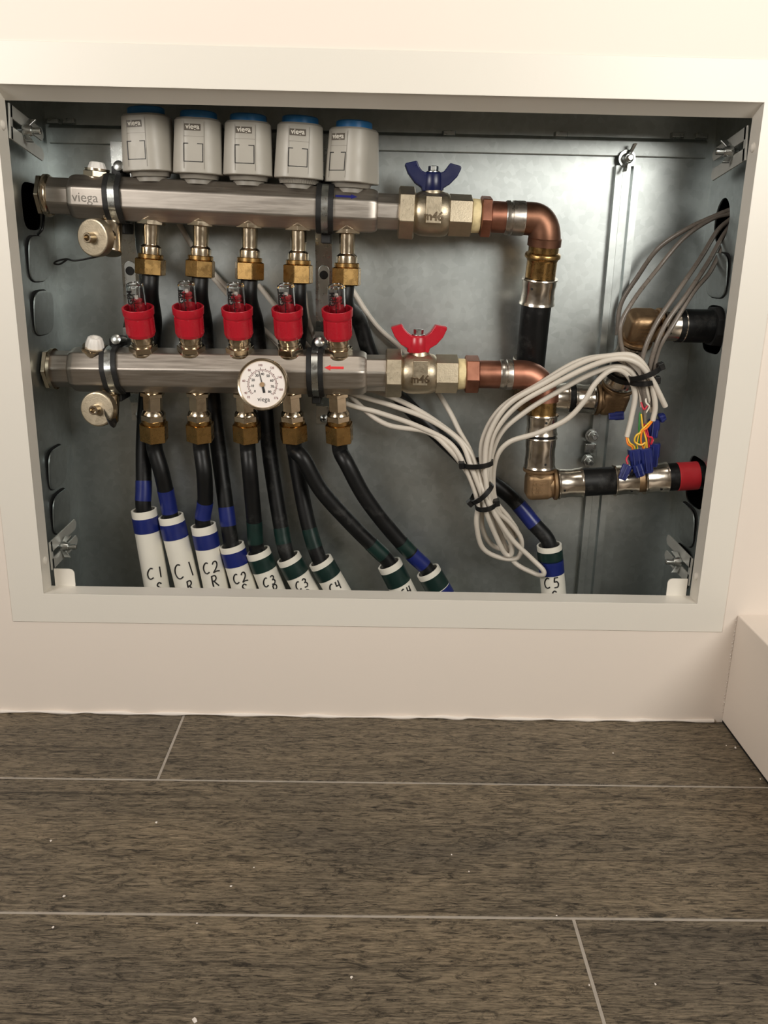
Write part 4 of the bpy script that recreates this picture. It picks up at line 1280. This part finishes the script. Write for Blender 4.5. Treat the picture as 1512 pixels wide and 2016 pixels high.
loops = [
    [(917, 922, 0.077), (940, 985, 0.077), (938, 1030, 0.082), (950, 1078, 0.092), (985, 1098, 0.098), (1020, 1097, 0.098), (1026, 1062, 0.094), (1004, 1030, 0.088), (975, 1004, 0.081), (958, 970, 0.074), (962, 905, 0.072)],
    [(928, 920, 0.073), (950, 978, 0.073), (958, 1010, 0.076), (975, 1052, 0.086), (993, 1088, 0.093), (1006, 1092, 0.093), (1006, 1070, 0.089), (985, 1030, 0.082), (962, 980, 0.070), (955, 905, 0.068)],
    [(938, 922, 0.078), (955, 975, 0.070), (978, 1018, 0.074), (1008, 1062, 0.082), (1045, 1098, 0.084), (1069, 1122, 0.082), (1068, 1132, 0.083), (1050, 1128, 0.092), (1010, 1104, 0.100), (985, 1050, 0.094), (966, 985, 0.080), (948, 905, 0.074)],
    [(920, 930, 0.083), (946, 985, 0.083), (950, 1040, 0.094), (968, 1072, 0.103), (996, 1080, 0.105), (1010, 1056, 0.100), (990, 1020, 0.092), (968, 975, 0.082), (965, 912, 0.078)],
    [(940, 925, 0.084), (958, 985, 0.084), (976, 1036, 0.096), (1000, 1060, 0.102), (1018, 1048, 0.098), (1002, 1020, 0.092), (974, 980, 0.086), (974, 912, 0.080)]]
ups = [
    [(975, 850, 0.066), (1020, 797, 0.060), (1090, 757, 0.052), (1160, 722, 0.046), (1215, 706, 0.042), (1255, 715, 0.042), (1282, 745, 0.046), (1298, 775, 0.050), (1310, 800, 0.054)],
    [(965, 850, 0.064), (1002, 795, 0.060), (1075, 752, 0.054), (1150, 712, 0.050), (1205, 700, 0.046), (1245, 700, 0.044), (1270, 722, 0.046), (1284, 760, 0.050), (1290, 800, 0.054), (1285, 828, 0.056)],
    [(955, 852, 0.072), (990, 800, 0.068), (1060, 757, 0.062), (1130, 715, 0.057), (1185, 702, 0.053), (1230, 706, 0.050), (1262, 735, 0.052), (1275, 775, 0.056), (1282, 810, 0.060)],
    [(986, 853, 0.071), (1035, 810, 0.066), (1100, 770, 0.060), (1160, 738, 0.056), (1210, 722, 0.052), (1240, 730, 0.052), (1258, 760, 0.056), (1264, 800, 0.060)],
    [(1000, 872, 0.072), (1060, 852, 0.064), (1115, 826, 0.056), (1150, 790, 0.050), (1172, 755, 0.048), (1205, 728, 0.049), (1235, 738, 0.053), (1250, 775, 0.056), (1243, 822, 0.056), (1234, 860, 0.055)]]
CL = ['light grey cable from the first actuator, outermost strand over the bundle',
      'light grey cable from the second actuator, ending at the orange and yellow wires',
      'light grey cable whose loop hangs lowest and touches the C5 conduit',
      'light grey cable from the fourth actuator, inside of the bundle',
      'light grey cable passing behind the red handled valve, lone strand crossing the steel sleeves']
for i in range(5):
    cable(P(lead[i] + loops[i] + ups[i]), CL[i], RC, 'cable')
DC = [
    [(1440, 420, 0.094), (1400, 432, 0.094), (1345, 470, 0.092), (1290, 535, 0.085), (1248, 590, 0.060), (1222, 640, 0.052), (1226, 690, 0.052), (1248, 735, 0.053), (1268, 790, 0.056), (1268, 840, 0.056)],
    [(1440, 412, 0.095), (1408, 425, 0.095), (1350, 452, 0.100), (1295, 490, 0.110), (1255, 545, 0.122), (1222, 600, 0.128), (1215, 660, 0.128)],
    [(1440, 430, 0.093), (1412, 455, 0.088), (1378, 510, 0.080), (1330, 580, 0.060), (1290, 640, 0.050), (1266, 700, 0.049), (1264, 745, 0.052), (1272, 800, 0.055)],
    [(1440, 440, 0.095), (1420, 470, 0.088), (1392, 520, 0.078), (1352, 580, 0.060), (1312, 635, 0.050), (1288, 690, 0.049), (1276, 745, 0.054), (1280, 800, 0.058)],
    [(1442, 446, 0.097), (1425, 480, 0.090), (1398, 535, 0.078), (1365, 575, 0.064), (1325, 640, 0.052), (1296, 690, 0.052), (1286, 750, 0.056), (1288, 805, 0.060)]]
DL_ = ['grey power cable hanging out left of the others, looping over the bronze elbow',
       'grey cable arching from the round hole to the back of the channel',
       'grey power cable lying innermost along the front of the bronze elbow',
       'grey twisted power cable at the middle of the strand from the round hole',
       'grey power cable on the outlet side of the strand from the round hole']
for i in range(5): cable(P(DC[i]), DL_[i], 0.0024 if i else 0.0022, 'cable_dark', 'power_cable', 'grey power cables from the round hole')
# stub of black cable hanging by the end cap
cable([atx(84, 400, -0.334), atx(86, 425, -0.333), atx(83, 450, -0.332), at(74, 462, 0.09)], 'thin black lead hanging beside the upper end cap', 0.0013, 'black', 'lead_wire', None)

# ------------------------------------------------------------------ zip ties
def zip_tie(c, n, rx, ry, rot, label, head, r=0.0011, tail=None):
    """oval band round a bundle: centre c, bundle direction n"""
    d, u, v = basis(n)
    a_, b_ = u * cos(rot) + v * sin(rot), v * cos(rot) - u * sin(rot)
    c = V(c)
    root = thing('zip_tie', label, 'cable tie', c, 'black cable ties')
    m = MB()
    R_ = []
    N = 40
    for k in range(N + 1):
        a = 2 * pi * k / N
        p = c + a_ * (rx * cos(a)) + b_ * (ry * sin(a))
        nn = (a_ * (ry * cos(a)) + b_ * (rx * sin(a))).normalized()
        R_.append([p - nn * 0.0006 - d * 0.0026, p + nn * 0.0006 - d * 0.0026, p + nn * 0.0006 + d * 0.0026, p - nn * 0.0006 + d * 0.0026])
    m.rings(R_, False, False).build('band', 'black', root)
    p = c + a_ * (rx * cos(head)) + b_ * (ry * sin(head))
    nn = (a_ * (ry * cos(head)) + b_ * (rx * sin(head))).normalized()
    tt = d.cross(nn)
    MB().obox(p + nn * 0.0016, nn * 0.0030, tt * 0.0038, d * 0.0036).build('head', 'black', root, 0.0007)
    return root
def tie_px(l, r_, y, depth, label, headleft=True, tilt=0.0):
    """tie whose front band shows between two pixels"""
    L, R_ = at(*l, y), at(*r_, y)
    a = (R_ - L)
    w = a.length / 2
    ad = a.normalized()
    n = ad.cross(V((0, 1, 0.12))).normalized()
    c = (L + R_) / 2
    d, u, v = basis(n)
    rot = math.atan2(ad.dot(v), ad.dot(u))
    return zip_tie(c, n, w, depth, rot, label, pi if headleft else 0.0)
tie_px((912, 915), (970, 909), 0.0735, 0.0105, 'uppermost black cable tie gathering the light grey cables, its head sticking out')
tie_px((928, 988), (968, 952), 0.0760, 0.0125, 'slanted black cable tie in the middle of the light grey bundle')
tie_px((936, 998), (975, 990), 0.0780, 0.0125, 'lowest black cable tie, just above the hanging loops', False)
tie_px((1240, 745), (1298, 722), 0.0490, 0.0115, 'black cable tie with its head at the top of the cable bend', False)
tie_px((1240, 752), (1290, 748), 0.0540, 0.0110, 'black cable tie on the cables just above the coloured wires', False)
zip_tie(E2 + dT * 0.034, dT, 0.0178, 0.0178, 0, 'black cable tie round the steel sleeve of the elbow by the channel', 0.6)

# ------------------------------------------------------------------ wire ends and blue connectors
def connector(top, bot, y0, y1, label, w=0.0062):
    T, B = at(*top, y0), at(*bot, y1)
    D = (B - T).normalized()
    L = (B - T).length
    root = thing('wire_connector', label, 'wire connector', T, 'blue wire connectors')
    sec = rounded(4, 1.0, 0.35, 3, random.uniform(0, 0.5))
    MB().lathe([(0, w * 0.88), (0.0008, w), (L * 0.55, w * 0.98), (L * 0.6, w * 0.86), (L - 0.001, w * 0.8), (L, w * 0.7)], T, D, sect=sec).build('shell', 'conn', root)
    for k in range(2):
        a = (k - 0.5) * 2
        d, u, v = basis(D)
        MB().obox(T + D * L * 0.5 + u * w * 0.99 + v * a * w * 0.4, D * L * 0.4, u * 0.0004, v * 0.0007).build('shell_rib', 'conn', root)
    return root
connector((1248, 884), (1252, 922), 0.054, 0.052, 'blue wire connector with yellow wires, front one of the hanging group')
connector((1270, 882), (1276, 930), 0.052, 0.050, 'blue wire connector in the middle of the hanging group, longest')
connector((1288, 872), (1284, 918), 0.058, 0.057, 'blue wire connector behind the red wires at the outlet side')
connector((1236, 916), (1224, 944), 0.047, 0.044, 'small blue connector tilted outwards against the steel sleeve', 0.0050)
connector((1254, 914), (1262, 938), 0.049, 0.046, 'small blue connector hanging lowest in front of the bronze collar', 0.0055)
connector((1288, 825), (1284, 862), 0.062, 0.060, 'blue wire connector just below the two light grey cable ends', 0.0060)
connector((1228, 818), (1198, 820), 0.078, 0.080, 'blue connector lying under the bronze elbow by the channel', 0.0045)
connector((1298, 824), (1309, 819), 0.056, 0.056, 'dark blue connector poking out beside the cable ends', 0.0042)
WIRES = [
    ([(1236, 862, 0.055), (1240, 872, 0.053), (1248, 878, 0.053), (1252, 890, 0.054)], 'w_yellow', 'yellow wire from the lone cable end'),
    ([(1233, 860, 0.055), (1236, 874, 0.052), (1244, 880, 0.052), (1246, 890, 0.054)], 'w_orange', 'orange wire from the lone cable end'),
    ([(1282, 828, 0.056), (1272, 838, 0.050), (1262, 848, 0.049), (1256, 862, 0.050), (1254, 888, 0.053)], 'w_yellow', 'yellow wire crossing to the front connector'),
    ([(1284, 830, 0.055), (1274, 842, 0.049), (1264, 850, 0.048), (1262, 870, 0.049), (1268, 886, 0.052)], 'w_orange', 'orange wire crossing to the middle connector'),
    ([(1260, 812, 0.054), (1258, 840, 0.050), (1258, 862, 0.050), (1252, 886, 0.053)], 'w_green', 'green wire running straight down'),
    ([(1262, 815, 0.053), (1266, 845, 0.051), (1272, 865, 0.051), (1274, 886, 0.052)], 'w_yellow', 'yellow wire running down to the middle connector'),
    ([(1266, 835, 0.054), (1274, 858, 0.050), (1284, 862, 0.049), (1282, 874, 0.050), (1286, 866, 0.052)], 'w_red', 'red wire curled beside the yellow wires'),
    ([(1268, 832, 0.055), (1276, 856, 0.052), (1278, 886, 0.053)], 'w_red', 'red wire going into the middle connector'),
    ([(1264, 850, 0.049), (1252, 858, 0.048), (1250, 870, 0.049), (1262, 876, 0.049), (1270, 872, 0.050), (1268, 884, 0.052)], 'w_yellow', 'yellow wire looped in front of the green one'),
    ([(1270, 772, 0.054), (1272, 792, 0.052), (1278, 800, 0.053), (1272, 812, 0.055)], 'w_white', 'white wire end sticking out above the coloured wires'),
    ([(1262, 792, 0.055), (1268, 806, 0.052), (1276, 796, 0.053)], 'w_red', 'red wire tip by the cable tie'),
    ([(1238, 896, 0.052), (1233, 904, 0.050), (1236, 914, 0.048)], 'w_red', 'red wire entering the small tilted connector')]
for pts, mm, lb in WIRES:
    cable(P(pts), lb, 0.00095, mm, 'wire', 'coloured wire ends', 'wire', 8)

# ------------------------------------------------------------------ crumbs of plaster on the floor
m = MB()
def ground(px_, py_):
    d = _f + _r * ((px_ - 756) / FPX) - _u * ((py_ - 1008) / FPX)
    return CAM + d * (-CAM.z / d.z)
for a, b, r in ((1448, 1473, 0.0016), (1497, 1534, 0.0008), (692, 1925, 0.0012), (308, 1620, 0.0014), (100, 1656, 0.0012), (126, 1765, 0.0013), (889, 1683, 0.0009), (455, 1745, 0.0010), (923, 1716, 0.0008), (500, 1708, 0.0007), (384, 2010, 0.0022), (1290, 1938, 0.0010), (1207, 1483, 0.0009), (388, 1818, 0.0008), (1430, 1468, 0.0008), (105, 1826, 0.0012), (668, 1411, 0.0010), (910, 1411, 0.0010), (1160, 1940, 0.0009), (1096, 1803, 0.0008)):
    p = ground(a, b)
    sec = [(cos(2 * pi * k / 7) * random.uniform(0.6, 1.2), sin(2 * pi * k / 7) * random.uniform(0.5, 1.1)) for k in range(7)]
    m.lathe([(0, r * 0.8), (r * 0.4, r), (r * 0.8, r * 0.5)], p, (0, 0, 1), sect=sec)
o = m.build('plaster_crumbs', 'caulk')
tag(o, 'white plaster crumbs scattered over the dark wood-look floor', 'crumbs')
o['kind'] = 'stuff'
